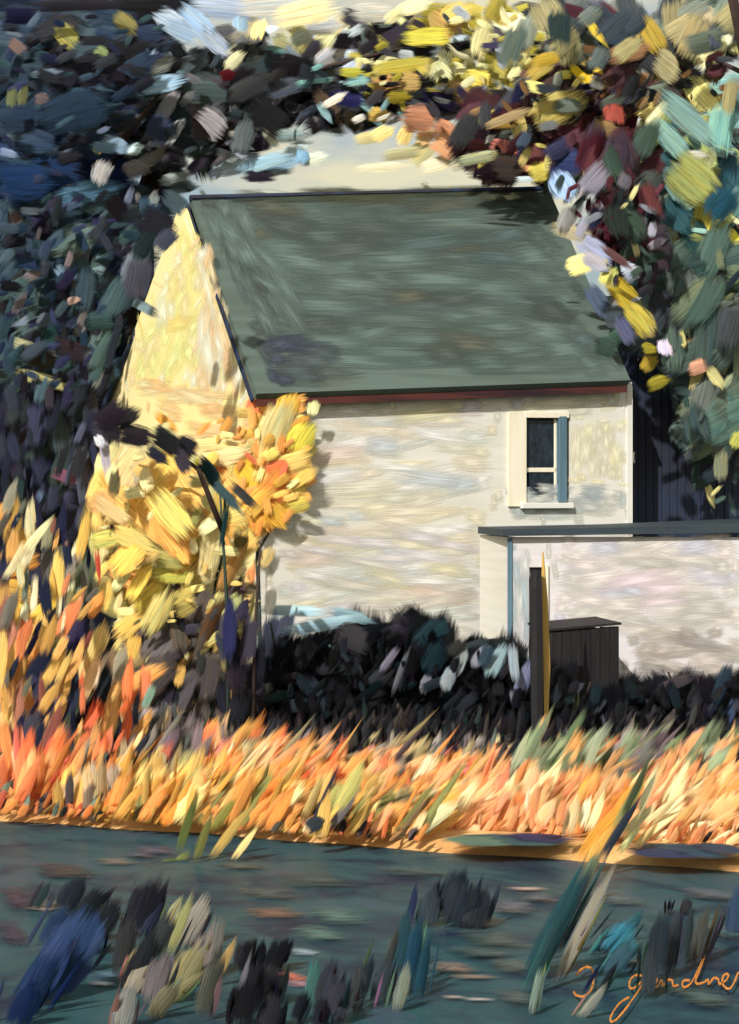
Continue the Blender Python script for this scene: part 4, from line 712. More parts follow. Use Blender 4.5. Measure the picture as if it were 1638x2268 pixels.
# pale lilac-blue plant at the wall corner
big = accents([(1200, 580, 85, 260, 70, (150, 155, 195)), (1260, 560, 80, 220, 70, (155, 160, 200)), (1200, 420, 80, 160, 50, (215, 205, 190)), (1310, 480, 0, 350, 45, (165, 195, 205)), (1430, 540, 10, 400, 55, (150, 190, 198)), (1560, 500, -15, 240, 50, (150, 186, 190)), (1440, 640, -40, 220, 40, (160, 200, 205)), (1370, 600, -10, 90, 40, (200, 215, 215)), (1250, 790, 50, 130, 80, (190, 180, 175)), (1320, 640, 50, 150, 60, (160, 170, 200)), (1220, 690, 85, 150, 50, (140, 146, 186))], 0, 1114, (27.4, 27.9))
shrub('lilac_plant', 'pale lilac and light blue leafy plant at the foot of the house corner', 620, 27.6,
      [('stem', 0.03, [gnd(620, 27.7), at(618, 1480, 27.7), at(600, 1380, 27.6)]), ('stem', 0.03, [gnd(650, 27.7), at(680, 1450, 27.7), at(760, 1375, 27.6)])], big, [], 'plant')
# black bushes along the wall
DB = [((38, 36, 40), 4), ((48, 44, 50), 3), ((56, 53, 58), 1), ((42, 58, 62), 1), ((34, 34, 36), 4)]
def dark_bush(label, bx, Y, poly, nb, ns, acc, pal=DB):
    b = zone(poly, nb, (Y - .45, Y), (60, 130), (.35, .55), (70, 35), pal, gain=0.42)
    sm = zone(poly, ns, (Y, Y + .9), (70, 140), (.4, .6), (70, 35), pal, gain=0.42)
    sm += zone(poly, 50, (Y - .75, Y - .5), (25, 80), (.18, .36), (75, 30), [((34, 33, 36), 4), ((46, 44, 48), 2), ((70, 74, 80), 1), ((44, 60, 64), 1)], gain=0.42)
    return shrub('dark_bush', label, bx, Y, [('bark', 0.04, [gnd(bx, Y + .3), gnd(bx, Y + .3) + Vector((0.05, 0, 0.35)), gnd(bx - 20, Y + .3) + Vector((0, 0, 0.7))]), ('bark', 0.03, [gnd(bx + 20, Y + .4), gnd(bx + 40, Y + .4) + Vector((0.05, 0, 0.6))])], b + acc, sm, 'bush')
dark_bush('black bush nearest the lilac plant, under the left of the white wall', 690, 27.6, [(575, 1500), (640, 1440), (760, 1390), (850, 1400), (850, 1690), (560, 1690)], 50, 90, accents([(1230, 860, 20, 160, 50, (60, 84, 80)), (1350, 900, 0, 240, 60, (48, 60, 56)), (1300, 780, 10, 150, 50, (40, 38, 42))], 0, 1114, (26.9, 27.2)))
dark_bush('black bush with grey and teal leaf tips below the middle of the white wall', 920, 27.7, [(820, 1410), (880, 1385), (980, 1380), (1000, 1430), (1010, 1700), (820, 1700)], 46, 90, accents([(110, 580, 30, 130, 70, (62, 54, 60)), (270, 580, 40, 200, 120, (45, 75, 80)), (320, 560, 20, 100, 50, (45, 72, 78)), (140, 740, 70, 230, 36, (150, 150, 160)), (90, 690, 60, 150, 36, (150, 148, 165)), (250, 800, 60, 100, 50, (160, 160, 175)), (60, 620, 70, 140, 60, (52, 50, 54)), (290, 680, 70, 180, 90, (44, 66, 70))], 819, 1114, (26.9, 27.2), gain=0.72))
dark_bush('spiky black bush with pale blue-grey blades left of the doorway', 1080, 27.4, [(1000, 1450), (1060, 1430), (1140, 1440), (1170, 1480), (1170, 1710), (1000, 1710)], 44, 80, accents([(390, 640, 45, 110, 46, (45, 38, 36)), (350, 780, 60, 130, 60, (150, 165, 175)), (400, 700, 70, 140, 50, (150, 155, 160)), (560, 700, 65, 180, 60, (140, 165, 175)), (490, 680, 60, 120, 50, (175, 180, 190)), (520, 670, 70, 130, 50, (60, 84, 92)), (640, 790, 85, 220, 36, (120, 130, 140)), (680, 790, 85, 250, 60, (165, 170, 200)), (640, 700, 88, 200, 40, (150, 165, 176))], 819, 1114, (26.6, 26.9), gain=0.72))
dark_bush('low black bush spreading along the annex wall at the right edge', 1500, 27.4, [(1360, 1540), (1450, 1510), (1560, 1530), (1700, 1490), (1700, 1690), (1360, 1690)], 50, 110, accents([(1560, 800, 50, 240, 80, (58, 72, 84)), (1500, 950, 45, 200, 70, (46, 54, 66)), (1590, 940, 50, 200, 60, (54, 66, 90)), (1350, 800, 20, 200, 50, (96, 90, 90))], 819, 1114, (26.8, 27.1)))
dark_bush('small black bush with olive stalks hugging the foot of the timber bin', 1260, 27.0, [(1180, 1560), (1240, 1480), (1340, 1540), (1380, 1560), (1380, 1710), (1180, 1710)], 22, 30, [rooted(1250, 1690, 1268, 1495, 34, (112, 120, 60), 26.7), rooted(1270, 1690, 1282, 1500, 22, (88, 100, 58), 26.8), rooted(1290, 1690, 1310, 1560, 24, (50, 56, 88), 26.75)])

# ------------------------------------------------------------------ reeds and dry grass of the bank
def clump(name, label, blades, Yb, px, cat='reeds', group=None):
    b = at(px, 1050, Yb); b.z = 0
    t = thing(name, label, cat, b, group)
    for d in blades[:295]: place(d, t, 'blade')
    return t
def gy(Y): return HY + F * (CZ - 0.0) / Y
# tall ochre reeds at the left edge
def zr5(rows, Y):
    out = []
    for x, y, a, l, w, c in rows:
        out.append(dab(x / 2, 1114 + y / 2, a, l / 2, w / 2, c, rng.uniform(*Y), tilt=20, blade=l > 1.9 * w))
    return out
L1 = zr5([(60, 60, 85, 250, 80, (185, 150, 85)), (25, 30, 85, 150, 70, (215, 165, 85)), (110, 150, 70, 150, 60, (225, 180, 80)), (90, 250, 30, 200, 130, (225, 165, 90)), (60, 310, 40, 130, 110, (150, 70, 60)), (100, 400, -20, 220, 100, (240, 185, 90)), (60, 430, -50, 220, 110, (245, 195, 70)), (50, 560, 70, 280, 90, (185, 120, 95)), (20, 640, 85, 300, 70, (150, 90, 80)), (130, 600, 75, 220, 100, (235, 190, 110)), (140, 680, 70, 260, 90, (230, 160, 85)), (60, 880, 75, 280, 100, (220, 165, 100)), (90, 760, 75, 260, 100, (180, 140, 80)), (30, 780, 85, 260, 80, (205, 150, 90)), (160, 820, 70, 240, 90, (196, 140, 84))], (21.6, 22.6))
clump('reed_clump', 'tallest ochre reeds with a rust red patch at the left edge', L1, 22, 40)
L2 = zr5([(220, 450, 40, 220, 60, (240, 195, 85)), (215, 145, 75, 130, 45, (140, 140, 110)), (240, 290, 80, 220, 70, (130, 125, 105)), (270, 220, 60, 140, 60, (150, 145, 120)), (300, 240, -85, 140, 24, (225, 90, 80)), (335, 250, 85, 220, 60, (235, 220, 175)), (330, 400, 80, 220, 85, (240, 225, 160)), (385, 300, 80, 240, 90, (120, 125, 100)), (437, 290, -80, 170, 24, (225, 95, 80)), (430, 440, 60, 150, 60, (240, 170, 90)), (230, 620, 65, 330, 80, (170, 175, 120)), (210, 740, 68, 260, 70, (190, 190, 140)), (180, 560, 80, 220, 70, (226, 180, 100)), (470, 400, 75, 160, 60, (236, 186, 96))], (22.2, 23.0))
clump('reed_clump', 'cream and grey seed-headed reeds edged in coral left of the golden shrub', L2, 22.6, 160)
L3 = zr5([(350, 600, 80, 300, 100, (45, 48, 80)), (320, 740, 65, 300, 90, (40, 48, 78)), (260, 540, 70, 160, 40, (32, 30, 34)), (200, 900, 60, 170, 70, (40, 45, 70)), (440, 850, 85, 260, 60, (36, 34, 36)), (370, 950, 85, 200, 60, (38, 35, 36)), (520, 930, 80, 230, 46, (50, 42, 40)), (330, 1000, 80, 200, 60, (60, 70, 70)), (150, 960, 60, 200, 60, (54, 50, 60)), (270, 860, 75, 220, 80, (52, 58, 80)), (560, 880, 85, 200, 50, (44, 40, 40))], (22.9, 23.6))
clump('reed_clump', 'dark gaps drawn as navy and black blades between the cream reeds and the golden shrub', L3, 23.2, 170)  # navy and black blades paint the shade in gaps between reeds
L4 = zr5([(390, 720, 66, 360, 80, (240, 195, 130)), (440, 600, 70, 220, 80, (245, 200, 120)), (480, 720, 70, 220, 90, (225, 195, 150)), (355, 820, 80, 180, 46, (235, 110, 70)), (330, 880, 70, 220, 66, (110, 145, 130)), (390, 790, 70, 200, 50, (130, 150, 130)), (300, 760, 66, 260, 60, (230, 180, 110)), (540, 700, 75, 200, 60, (150, 150, 120)), (500, 850, 70, 220, 60, (214, 176, 110))], (21.9, 22.5))
clump('reed_clump', 'peach and sage green reeds leaning right beside the black gap blades', L4, 22.2, 200)
CO = [((232, 128, 80), 3), ((224, 108, 84), 1), ((240, 150, 84), 3), ((222, 160, 96), 2), ((120, 140, 120), 1)]
def shoreY(px):
    y = 19.0
    for _ in range(6): y = shore((px - VX) / F * y)
    return y
def band(n, x0, x1, Y, h, wd, lean, pal, **kw):
    """blades rooted between x0 and x1 on the bank, leaning to the right"""
    out = []
    for _ in range(n):
        bx = rng.uniform(x0, x1); y = max(rng.uniform(*Y), shoreY(bx) + (-0.12 if bx < 930 else 0.62) + 0.3 * rng.random()); a = R(rng.gauss(*lean)); l = rng.uniform(*h)
        by = gy(y) + 4
        out.append(rooted(bx, by, bx + math.cos(a) * l, by - math.sin(a) * l, rng.uniform(*wd), pick(pal), y, **kw))
        if rng.random() < 0.62: out[-1].blade = False
        if rng.random() < 0.10:
            a = R(rng.gauss(52, 7)); l2 = rng.uniform(150, 260)
            out[-1] = rooted(bx, by, bx + math.cos(a) * l2, by - math.sin(a) * l2, rng.uniform(10, 20), pick(pal), y, **kw)
    return out
OR = [((234, 154, 84), 4), ((238, 172, 118), 4), ((232, 122, 76), 2), ((224, 172, 92), 3), ((242, 210, 156), 1), ((140, 130, 92), 1), ((92, 82, 76), 1)]
OC = [((228, 168, 80), 4), ((238, 150, 76), 3), ((214, 176, 100), 2), ((244, 214, 140), 1), ((140, 136, 80), 1)]
PE = [((238, 172, 118), 5), ((236, 156, 102), 3), ((244, 216, 162), 2), ((230, 134, 94), 1), ((206, 166, 110), 1)]
MV = [((120, 106, 104), 3), ((150, 140, 128), 2), ((206, 120, 100), 1), ((170, 150, 110), 2), ((96, 100, 84), 2)]
GS = [((108, 120, 84), 3), ((134, 148, 110), 2), ((150, 160, 130), 1), ((214, 160, 100), 2)]
clumps = [
 ('coral red grass clump under the ochre reeds at the left edge', 20, 95, (20.4, 21.6), CO, 24, (110, 230), (75, 10)),
 ('coral and sage grass clump below the navy gap blades', 105, 190, (20.6, 21.8), CO + [((110, 140, 126), 2)], 22, (90, 210), (72, 10)),
 ('cream-stalked grass clump on the left tongue of the bank', 130, 240, (20.1, 20.6), [((214, 186, 140), 3), ((232, 176, 96), 2), ((84, 76, 70), 2), ((190, 170, 150), 2)], 22, (70, 150), (84, 8)),
 ('grey-mauve grass clump below the golden shrub', 270, 390, (21.4, 23.4), MV, 30, (90, 190), (70, 12)),
 ('amber grass clump sloping to the water below the golden shrub', 215, 330, (19.6, 20.8), OC, 34, (90, 190), (62, 12)),
 ('brown and orange grass clump below the dark thicket', 390, 500, (21.2, 23.0), MV + OR, 32, (90, 190), (64, 12)),
 ('yellow-orange grass clump with olive blades trailing into the water', 340, 460, (19.3, 20.4), OC, 34, (110, 210), (56, 12)),
 ('bright orange grass clump in front of the left black bush', 500, 610, (20.6, 23.0), OR, 36, (90, 190), (52, 10)),
 ('ochre grass clump at the waterline left of centre', 470, 590, (18.9, 20.0), OC, 34, (110, 200), (54, 10)),
 ('orange-red grass clump right of the bright orange one', 610, 720, (20.2, 22.6), OR + [((236, 112, 66), 2)], 34, (90, 180), (48, 10)),
 ('straw and dark streaked grass clump around the pale upright blade', 660, 780, (18.9, 20.2), OC + [((70, 66, 70), 3), ((232, 206, 130), 2)], 34, (110, 190), (54, 10)),
 ('mauve-tinged grass clump before the middle black bush', 760, 880, (20.8, 22.8), MV + PE, 32, (80, 160), (44, 10)),
 ('golden grass clump at the waterline in the middle', 790, 920, (18.9, 19.9), OC + OR, 36, (100, 190), (44, 10)),
 ('coral pink grass clump below the spiky black bush', 880, 1000, (20.4, 22.0), OR + [((222, 132, 116), 1)], 34, (80, 160), (46, 10)),
 ('peach grass clump with cream tips left of the black post', 950, 1070, (19.0, 20.4), PE, 36, (90, 180), (52, 10)),
 ('sage green grass clump at the foot of the black post', 1120, 1290, (21.2, 23.2), GS, 34, (90, 200), (55, 10)),
 ('cream-streaked peach grass clump beneath the sage green one', 1090, 1230, (19.15, 20.4), PE, 38, (90, 180), (60, 10)),
 ('olive and grey grass clump below the timber bin', 1290, 1420, (21.0, 23.0), GS + MV, 32, (90, 190), (52, 10)),
 ('orange grass clump around the root of the great leaning reed', 1240, 1350, (18.9, 19.9), OR + OC, 34, (90, 190), (58, 8)),
 ('pale cream grass clump right of the great leaning reed', 1370, 1470, (18.7, 20.4), PE + [((248, 226, 170), 3)], 36, (100, 200), (52, 10)),
 ('pale orange grass clump on the right edge of the bank', 1470, 1600, (18.75, 21.6), [((242, 178, 116), 4), ((238, 166, 100), 3), ((224, 170, 110), 1)], 44, (80, 170), (48, 12)),
 ('dark tipped grass clump below the right black bush', 1480, 1620, (21.4, 23.2), GS + [((50, 50, 50), 3), ((214, 150, 100), 2)], 30, (80, 180), (55, 10)),
]
for label, x0, x1, Y, pal, n, h, lean in clumps:
    clump('grass_clump', label, band(int(n * 1.5), x0, x1, Y, h, (17, 40), lean, pal, jit=9, gain=0.95), sum(Y) / 2, (x0 + x1) / 2, 'dry grass')
g = []
for k in range(2600):
    bx = rng.uniform(-40, 1680); y0 = shoreY(bx) + (-0.05 if bx < 930 else 0.72)
    y = y0 + (24.0 - y0) * rng.random() ** 1.3
    if y > 23: pal = MV
    else: pal = OR if 420 < bx < 1000 else CO if bx < 200 else OC if bx < 420 else PE
    a = R(rng.gauss(56, 14)); l = rng.uniform(45, 110) * (0.8 if y < y0 + .6 else 1); by = gy(y) + 3
    g.append(rooted(bx, by, bx + math.cos(a) * l, by - math.sin(a) * l, rng.uniform(9, 20), pick(pal + [((96, 84, 74), 1), ((70, 62, 60), 1)]), y, gain=0.9))
    if rng.random() < 0.6: g[-1].blade = False
for k in range(700):
    bx = rng.uniform(200, 1680); y = rng.uniform(23.2, 27.0); a = R(rng.gauss(74, 16)); l = rng.uniform(40, 110); by = gy(y) + 4
    g.append(rooted(bx, by, bx + math.cos(a) * l, by - math.sin(a) * l, rng.uniform(10, 24), pick([((38, 36, 38), 4), ((52, 46, 48), 3), ((74, 66, 60), 2), ((96, 84, 72), 1), ((60, 70, 62), 1)]), y, gain=0.6))
mass('grass', g)
def fringe(poly, n, Y, pal):
    return zone(poly, n, Y, (50, 140), (.14, .26), (76, 14), pal, tilt=16)
ed = fringe([(0, 1080), (200, 1180), (215, 1480), (120, 1700), (0, 1780)], 80, (21.2, 21.5), [((200, 152, 84), 3), ((228, 184, 96), 2), ((140, 84, 70), 2), ((116, 112, 96), 3), ((226, 212, 166), 1), ((44, 46, 66), 4), ((214, 124, 80), 1)])  # the navy blades paint dark gaps between the reeds
for d in ed: d.blade = rng.random() < 0.6
clump('reed_clump', 'thin mixed ochre reed blades in front of the tallest reeds at the left edge', ed, 21.4, 90)
ed = fringe([(190, 1480), (330, 1500), (340, 1720), (150, 1740)], 50, (21.2, 22.6), [((226, 170, 96), 3), ((40, 40, 48), 3), ((234, 116, 74), 2), ((110, 140, 124), 1), ((236, 200, 140), 1)])
for d in ed: d.blade = rng.random() < 0.6
clump('reed_clump', 'thin coral, sage and black blades before the grey brown shrub', ed, 21.4, 260)
# the great leaning reed and its neighbours (enlarged quarter units)
def z8(rows, Y):
    return [dab(819 + x / 2, 1678 + y / 2, a, l / 2, w / 2, c, rng.uniform(*Y), tilt=14, blade=True, jit=4) for x, y, a, l, w, c in rows]
clump('leaning_reed', 'great ochre and olive reed leaning right across the bank', z8([(1075, 290, 57, 430, 90, (218, 152, 64)), (1130, 200, 60, 360, 60, (232, 148, 64)), (1170, 160, 61, 360, 44, (130, 130, 76)), (1125, 290, 58, 400, 40, (52, 58, 66)), (1195, 100, 63, 340, 30, (86, 92, 60)), (1040, 370, 56, 220, 60, (196, 150, 70))], (17.7, 17.9)), 17.8, 1330, 'reed')
clump('cream_reed', 'bright cream curved reed close right of the great leaning reed', z8([(1240, 130, 64, 250, 34, (246, 228, 174)), (1205, 260, 50, 250, 44, (245, 220, 160)), (1160, 350, 44, 190, 34, (250, 235, 150)), (1215, 190, 78, 150, 30, (244, 214, 150)), (1230, 340, 50, 150, 40, (244, 190, 120))], (17.9, 18.1)), 18.0, 1400, 'reed')
clump('pale_blades', 'group of cream blades on the peach grass below the bin', z8([(900, 240, 78, 210, 56, (245, 212, 160)), (960, 230, 72, 160, 44, (248, 225, 175)), (1010, 225, 66, 210, 40, (248, 220, 160)), (700, 170, 82, 120, 16, (248, 214, 170)), (850, 230, 80, 140, 40, (240, 150, 100)), (790, 230, 60, 150, 60, (244, 180, 130))], (18.2, 18.5)), 18.4, 1290, 'reeds')
def z7(rows, Y):
    return [dab(x / 2, 1678 + y / 2, a, l / 2, w / 2, c, rng.uniform(*Y), tilt=14, blade=True, jit=4) for x, y, a, l, w, c in rows]
clump('olive_reed', 'dark olive reeds dipping from the amber bank into the water', z7([(840, 260, 74, 330, 40, (100, 108, 54)), (910, 330, 70, 260, 40, (124, 122, 62)), (1000, 240, 52, 220, 44, (150, 140, 70)), (1040, 310, 55, 320, 44, (204, 168, 96)), (1100, 360, 52, 220, 30, (228, 200, 130)), (740, 480, 20, 180, 60, (104, 112, 60)), (800, 460, 50, 160, 50, (120, 126, 70))], (18.3, 18.6)), 18.4, 430, 'reeds')
clump('straw_reed', 'curved straw reed standing left of centre on the bank', z7([(1440, 240, 82, 240, 60, (226, 180, 96)), (1480, 170, 62, 220, 60, (206, 200, 120)), (1560, 110, 58, 280, 70, (200, 190, 110)), (1530, 220, 56, 260, 40, (120, 110, 104)), (1400, 290, 30, 110, 70, (70, 72, 74))], (18.5, 18.8)), 18.6, 750, 'reeds')

# ------------------------------------------------------------------ reflections built as standing blades and flat dabs, puddles, lettering on the water
def water_y(py): return F * (CZ - WZ) / (py - HY)
def pond(name, label, ox, oy, rows, cat='water reflection'):  # standing blades take the place of reflections in the water
    bl = []
    for x, y, a, l, w, c in rows:
        px, py = ox + x / 2, oy + y / 2; ca, sa_ = math.cos(R(a)) * l / 4, math.sin(R(a)) * l / 4
        bx, by, tx, ty = px - ca, py + sa_, px + ca, py - sa_
        bl.append(rooted(bx, by + 6, tx, ty, w / 2, c, water_y(by + 6), lean=0.12, jit=4))
        bl[-1].blade = rng.random() < 0.5; bl[-1].W *= 1.25; bl[-1].L *= 1.1
        for _ in range(3):                              # thinner blades between
            o1, o2 = rng.gauss(0, w / 3.2), rng.gauss(0, 6); q = rng.uniform(0.5, 1.15)
            bl.append(rooted(bx + o1, by + 6, bx + o1 + (tx - bx) * q + o2, by + (ty - by) * q, max(7, w / 2 * rng.uniform(0.15, 0.4)), [v * rng.uniform(0.7, 1.12) for v in c], water_y(by), lean=0.2, jit=8))
    b = sum((d.c for d in bl), Vector()) / len(bl); t = thing(name, label, cat, (b.x, b.y, WZ))
    for d in bl: place(d, t, 'blade')
pond('reflection_blades', 'broad blue reflection strokes standing in the water at the bottom left', 0, 1678, [(290, 850, 60, 480, 150, (42, 62, 92)), (230, 900, 58, 440, 120, (38, 56, 88)), (390, 830, 52, 320, 80, (62, 82, 112)), (180, 980, 60, 360, 120, (36, 54, 88)), (120, 1060, 66, 260, 110, (28, 42, 74)), (330, 960, 45, 260, 70, (52, 70, 100)), (420, 760, 75, 200, 90, (42, 60, 86)), (250, 740, 60, 240, 90, (48, 64, 90))])
pond('reflection_blades', 'black reflection strokes standing in the water right of the blue ones', 0, 1678, [(480, 690, 60, 250, 100, (40, 40, 42)), (640, 640, 68, 330, 120, (38, 38, 42)), (640, 860, 68, 350, 100, (44, 42, 44)), (560, 800, 80, 330, 90, (62, 60, 58)), (690, 660, 66, 300, 50, (44, 48, 62)), (420, 640, 50, 220, 100, (46, 50, 52)), (330, 580, 60, 220, 110, (48, 54, 58)), (720, 780, 60, 320, 60, (62, 62, 60))])
pond('reflection_blades', 'khaki and straw coloured reflection strokes in the pond below the olive reeds', 0, 1678, [(800, 720, 66, 350, 56, (152, 152, 102)), (870, 700, 60, 300, 80, (122, 114, 102)), (780, 660, 62, 150, 40, (140, 140, 104)), (840, 900, 60, 260, 120, (140, 130, 92)), (740, 1050, 52, 250, 90, (122, 114, 88)), (930, 1000, 75, 330, 110, (116, 112, 94)), (620, 950, 60, 200, 70, (134, 126, 108)), (830, 1000, 40, 260, 60, (142, 132, 94)), (960, 800, 82, 300, 60, (110, 108, 96)), (590, 900, 70, 180, 60, (140, 124, 92)), (900, 860, 70, 260, 80, (116, 106, 96)), (700, 960, 70, 280, 80, (98, 90, 86)), (560, 1080, 75, 260, 90, (112, 112, 104))])
pond('reflection_blades', 'short jet black reflection strokes shaped like a hand in the pond left of centre', 0, 1678, [(1075, 870, 75, 150, 60, (28, 27, 30)), (1110, 860, 82, 170, 50, (30, 28, 30)), (1160, 850, 84, 140, 44, (28, 28, 30)), (1230, 860, 65, 190, 70, (28, 28, 32)), (1260, 850, 70, 150, 50, (30, 30, 32)), (1130, 990, 80, 240, 110, (36, 34, 36)), (1080, 1080, 78, 240, 110, (32, 30, 32)), (1200, 990, 74, 220, 90, (38, 36, 38)), (1200, 1110, 75, 200, 100, (34, 32, 34)), (1140, 940, 5, 160, 50, (30, 30, 30))])
pond('reflection_blades', 'grey-black reflection strokes standing in the bottom middle of the pond', 0, 1678, [(1460, 980, 76, 260, 80, (45, 46, 50)), (1500, 1060, 78, 240, 90, (40, 40, 44)), (1580, 1000, 80, 260, 80, (70, 70, 70)), (1390, 980, 80, 240, 60, (62, 98, 88)), (1330, 1100, 70, 180, 90, (40, 42, 46)), (1620, 960, 76, 240, 60, (54, 64, 68)), (1420, 1120, 80, 160, 90, (34, 34, 38))])
pond('reflection_blades', 'deep teal upright reflection strokes with a pale edge near the pond middle', 819, 1678, [(200, 830, 82, 420, 80, (44, 84, 98)), (150, 780, 80, 320, 60, (52, 82, 88)), (215, 840, 80, 320, 24, (130, 150, 130)), (240, 900, 80, 320, 60, (42, 80, 92)), (90, 860, 72, 340, 60, (96, 96, 86)), (60, 960, 76, 260, 80, (54, 60, 60)), (150, 990, 76, 260, 50, (110, 116, 100))])
pond('reflection_blades', 'long teal and grey reflection strokes slanting up under the great leaning reed', 819, 1678, [(850, 690, 62, 660, 90, (48, 80, 84)), (900, 640, 62, 560, 60, (62, 74, 72)), (960, 720, 63, 640, 44, (122, 120, 106)), (770, 860, 66, 420, 60, (54, 86, 86)), (820, 800, 62, 300, 60, (74, 68, 60)), (740, 1010, 78, 260, 30, (112, 130, 116)), (960, 520, 62, 300, 40, (108, 116, 84)), (1000, 1060, 50, 220, 40, (134, 136, 126))])
pond('reflection_blades', 'bright teal reflection strokes in the pond right of the long slanting ones', 819, 1678, [(1100, 800, 48, 200, 80, (56, 116, 126)), (1160, 730, 50, 200, 60, (66, 112, 120)), (1110, 880, 52, 220, 60, (48, 80, 88)), (1060, 960, 58, 200, 60, (54, 62, 66)), (1130, 860, 50, 160, 40, (72, 128, 134)), (1040, 800, 80, 120, 30, (48, 56, 62))])
pond('reflection_blades', 'dark grey upright reflection strokes in the pond above the orange lettering', 819, 1678, [(1280, 820, 84, 340, 70, (48, 56, 58)), (1340, 800, 80, 360, 60, (54, 60, 60)), (1410, 760, 84, 300, 60, (60, 70, 70)), (1470, 760, 74, 320, 50, (82, 80, 68)), (1530, 760, 66, 260, 40, (66, 74, 72)), (1240, 930, 86, 260, 60, (52, 58, 58)), (1330, 650, 88, 80, 20, (40, 40, 44)), (1405, 650, 80, 80, 30, (44, 40, 40)), (1620, 650, 86, 260, 60, (54, 74, 88))])
pond('reflection_blades', 'squat black reflection strokes near the far shore right of centre', 819, 1678, [(410, 620, 74, 260, 120, (42, 48, 52)), (330, 620, 78, 220, 100, (48, 54, 58)), (480, 640, 70, 240, 110, (44, 48, 52)), (270, 640, 80, 200, 80, (60, 68, 70)), (390, 560, 76, 180, 90, (48, 56, 58))])
fl = []  # flat dabs painting reflections and ripples onto the pond surface
def floatw(ox, oy, rows):
    for x, y, a, l, w, c in rows:
        px, py = ox + x / 2, oy + y / 2
        O = Vector((0, 0, WZ + 0.012 + 0.0006 * len(fl))); dx, dy = math.cos(R(a)) * l / 4, -math.sin(R(a)) * l / 4
        p0, p1 = hit(px - dx, py - dy, O, UP), hit(px + dx, py + dy, O, UP)
        d = Dab(); d.L = (p1 - p0).length; d.t, d.b, d.n = basis(p1 - p0, UP.copy()); d.c = (p0 + p1) / 2
        q0, q1 = hit(px, py - w / 4, O, UP), hit(px, py + w / 4, O, UP)
        d.W = (q1 - q0).length; d.Z = 0.012; d.col = tuple(v * 0.85 for v in lin(c)); d.blade = False; d.v = rng.randrange(16); fl.append(d)
floatw(0, 1678, [(1220, 690, 0, 360, 60, (120, 95, 85)), (1350, 860, 0, 160, 40, (150, 170, 180)), (1300, 970, 8, 130, 56, (205, 115, 95)), (1330, 1000, 0, 160, 40, (170, 130, 140)), (250, 650, 8, 300, 60, (88, 98, 104)), (175, 665, 20, 90, 36, (140, 135, 125)), (520, 460, 0, 260, 40, (110, 112, 110)), (700, 410, 0, 300, 50, (84, 92, 112)), (620, 430, 0, 200, 30, (80, 90, 106)), (450, 1000, -5, 160, 26, (190, 200, 210)), (480, 960, 0, 180, 40, (90, 120, 140)), (1400, 540, 0, 460, 90, (58, 80, 84)), (1200, 600, 0, 360, 60, (66, 86, 90)), (1500, 700, 0, 300, 90, (84, 116, 112)), (1420, 780, 0, 300, 80, (82, 118, 114)), (1080, 480, 0, 300, 40, (66, 84, 88)), (300, 500, 0, 360, 90, (58, 64, 70)), (80, 620, 0, 200, 140, (54, 54, 76)), (60, 780, 0, 180, 140, (48, 48, 74))])
floatw(819, 1678, [(700, 580, 0, 240, 18, (196, 170, 160)), (380, 930, -4, 300, 60, (132, 116, 104)), (460, 970, 0, 300, 24, (150, 130, 116)), (480, 1070, 0, 190, 16, (196, 184, 180)), (380, 1060, 0, 160, 18, (176, 160, 150)), (1150, 900, 4, 160, 14, (150, 140, 134)), (650, 660, -4, 300, 80, (92, 100, 110)), (750, 620, 0, 240, 50, (84, 96, 104)), (1100, 620, 0, 300, 90, (78, 102, 106)), (1500, 600, 0, 300, 60, (92, 100, 110)), (1560, 760, 0, 200, 100, (66, 96, 100)), (200, 500, 0, 400, 50, (62, 92, 98)), (560, 800, 0, 400, 90, (78, 94, 90)), (520, 720, -6, 300, 60, (86, 98, 98)), (500, 860, 0, 400, 60, (76, 92, 90)), (640, 920, 0, 300, 70, (80, 96, 92)), (1500, 1060, 0, 340, 120, (78, 96, 92)), (660, 1060, 0, 260, 80, (74, 88, 88))])
t = thing('water_reflection', 'flat grey, teal and rust strokes painting reflections on the pond', 'water weed', (0, 0, WZ))
for d in fl: place(d, t, 'water_patch', REFLM)
# flat dark dabs in place of puddles on the sand behind the shoreline
def puddle_on_sand(label, rows):
    ds = []
    for k, (x, y, a, l, w, c) in enumerate(rows):
        O = Vector((0, 0, 0.055 + 0.004 * k)); dx, dy = math.cos(R(a)) * l / 2, -math.sin(R(a)) * l / 2
        p0, p1 = hit(x - dx, y - dy, O, UP), hit(x + dx, y + dy, O, UP); q0, q1 = hit(x, y - w / 2, O, UP), hit(x, y + w / 2, O, UP)
        d = Dab(); d.L = (p1 - p0).length; d.t, d.b, d.n = basis(p1 - p0, UP.copy()); d.c = (p0 + p1) / 2; d.W = (q1 - q0).length; d.Z = 0.02
        d.col = lin(c); d.blade = False; d.v = rng.randrange(16); ds.append(d)
    t_ = thing('puddle_patch', label, 'water weed', ds[0].c)
    for d in ds: place(d, t_, 'water_patch', LEAFM)
puddle_on_sand('dark teal strokes for a puddle on the sand left of the great leaning reed', [(1130, 1861, 0, 300, 30, (44, 78, 84)), (1200, 1856, -2, 200, 22, (34, 44, 80)), (1060, 1863, 2, 170, 24, (84, 112, 96))])
puddle_on_sand('navy strokes for a puddle on the sand right of the great leaning reed', [(1510, 1884, -2, 300, 34, (36, 64, 80)), (1460, 1889, -1, 180, 24, (34, 50, 84)), (1600, 1880, -2, 160, 26, (40, 58, 76))])
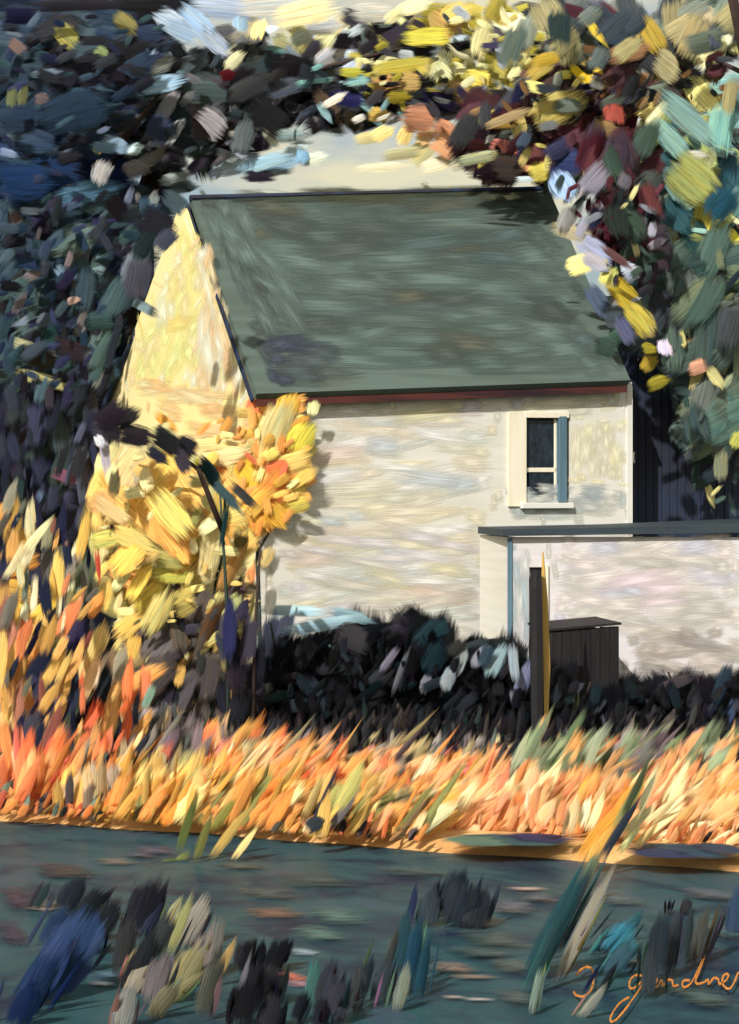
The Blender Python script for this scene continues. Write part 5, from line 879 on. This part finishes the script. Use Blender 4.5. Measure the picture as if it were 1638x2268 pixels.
# orange lettering lying on the water, bottom right
def letters(strokes):
    O = Vector((0, 0, WZ + 0.05)); bm = bmesh.new()
    for st in strokes:
        pts = [(819 + x / 2, 1678 + y / 2) for x, y in st]; dense = []
        for i in range(len(pts) - 1):
            p0, p1, p2, p3 = pts[max(i - 1, 0)], pts[i], pts[i + 1], pts[min(i + 2, len(pts) - 1)]
            for q in range(5):
                u = q / 5
                dense.append(tuple(0.5 * (2 * p1[k] + (p2[k] - p0[k]) * u + (2 * p0[k] - 5 * p1[k] + 4 * p2[k] - p3[k]) * u * u + (3 * p1[k] - p0[k] - 3 * p2[k] + p3[k]) * u ** 3) for k in range(2)))
        dense.append(pts[-1]); prev = None
        for i, (x, y) in enumerate(dense):
            x1, y1 = dense[min(i + 1, len(dense) - 1)]; x0, y0 = dense[max(i - 1, 0)]
            tx, ty = x1 - x0, y1 - y0; m = math.hypot(tx, ty) or 1; w = 1.8 * (1 + 0.35 * rng.uniform(-1, 1))
            a = hit(x - ty / m * w, y + tx / m * w, O, UP); b = hit(x + ty / m * w, y - tx / m * w, O, UP)
            cur = [bm.verts.new(p) for p in (a, b, b - UP * 0.006, a - UP * 0.006)]
            if prev:
                for k in range(4): bm.faces.new((prev[k], prev[(k + 1) % 4], cur[(k + 1) % 4], cur[k]))
            else: bm.faces.new(cur)
            prev = cur
        bm.faces.new(prev[::-1])
    return mesh_obj('lettering', bm, M['sig'])
lt = letters([[(918, 962), (935, 940), (965, 925), (988, 940), (992, 985), (980, 1030), (950, 1055), (915, 1050), (905, 1035)],
 [(1215, 965), (1180, 962), (1155, 985), (1152, 1015), (1175, 1018), (1205, 990), (1218, 968), (1205, 1010), (1165, 1070), (1120, 1130), (1085, 1165), (1066, 1160), (1080, 1125), (1110, 1085), (1150, 1060)],
 [(1235, 1010), (1262, 1000), (1275, 982), (1258, 978), (1243, 998), (1250, 1016), (1275, 1012), (1295, 985), (1300, 1010), (1320, 985), (1340, 985), (1345, 1010), (1368, 1005)],
 [(1420, 985), (1395, 985), (1385, 1005), (1400, 1015), (1430, 990), (1465, 920), (1483, 875), (1470, 920), (1445, 985), (1455, 1000), (1485, 992), (1500, 980), (1503, 1003), (1525, 975), (1545, 980), (1550, 1000), (1580, 985), (1590, 960), (1572, 960), (1562, 990), (1575, 1015), (1598, 1020), (1618, 990), (1632, 955), (1650, 950), (1655, 985)]])
tag(lt, 'orange handwritten lettering lying on the dark water at bottom right', 'lettering')
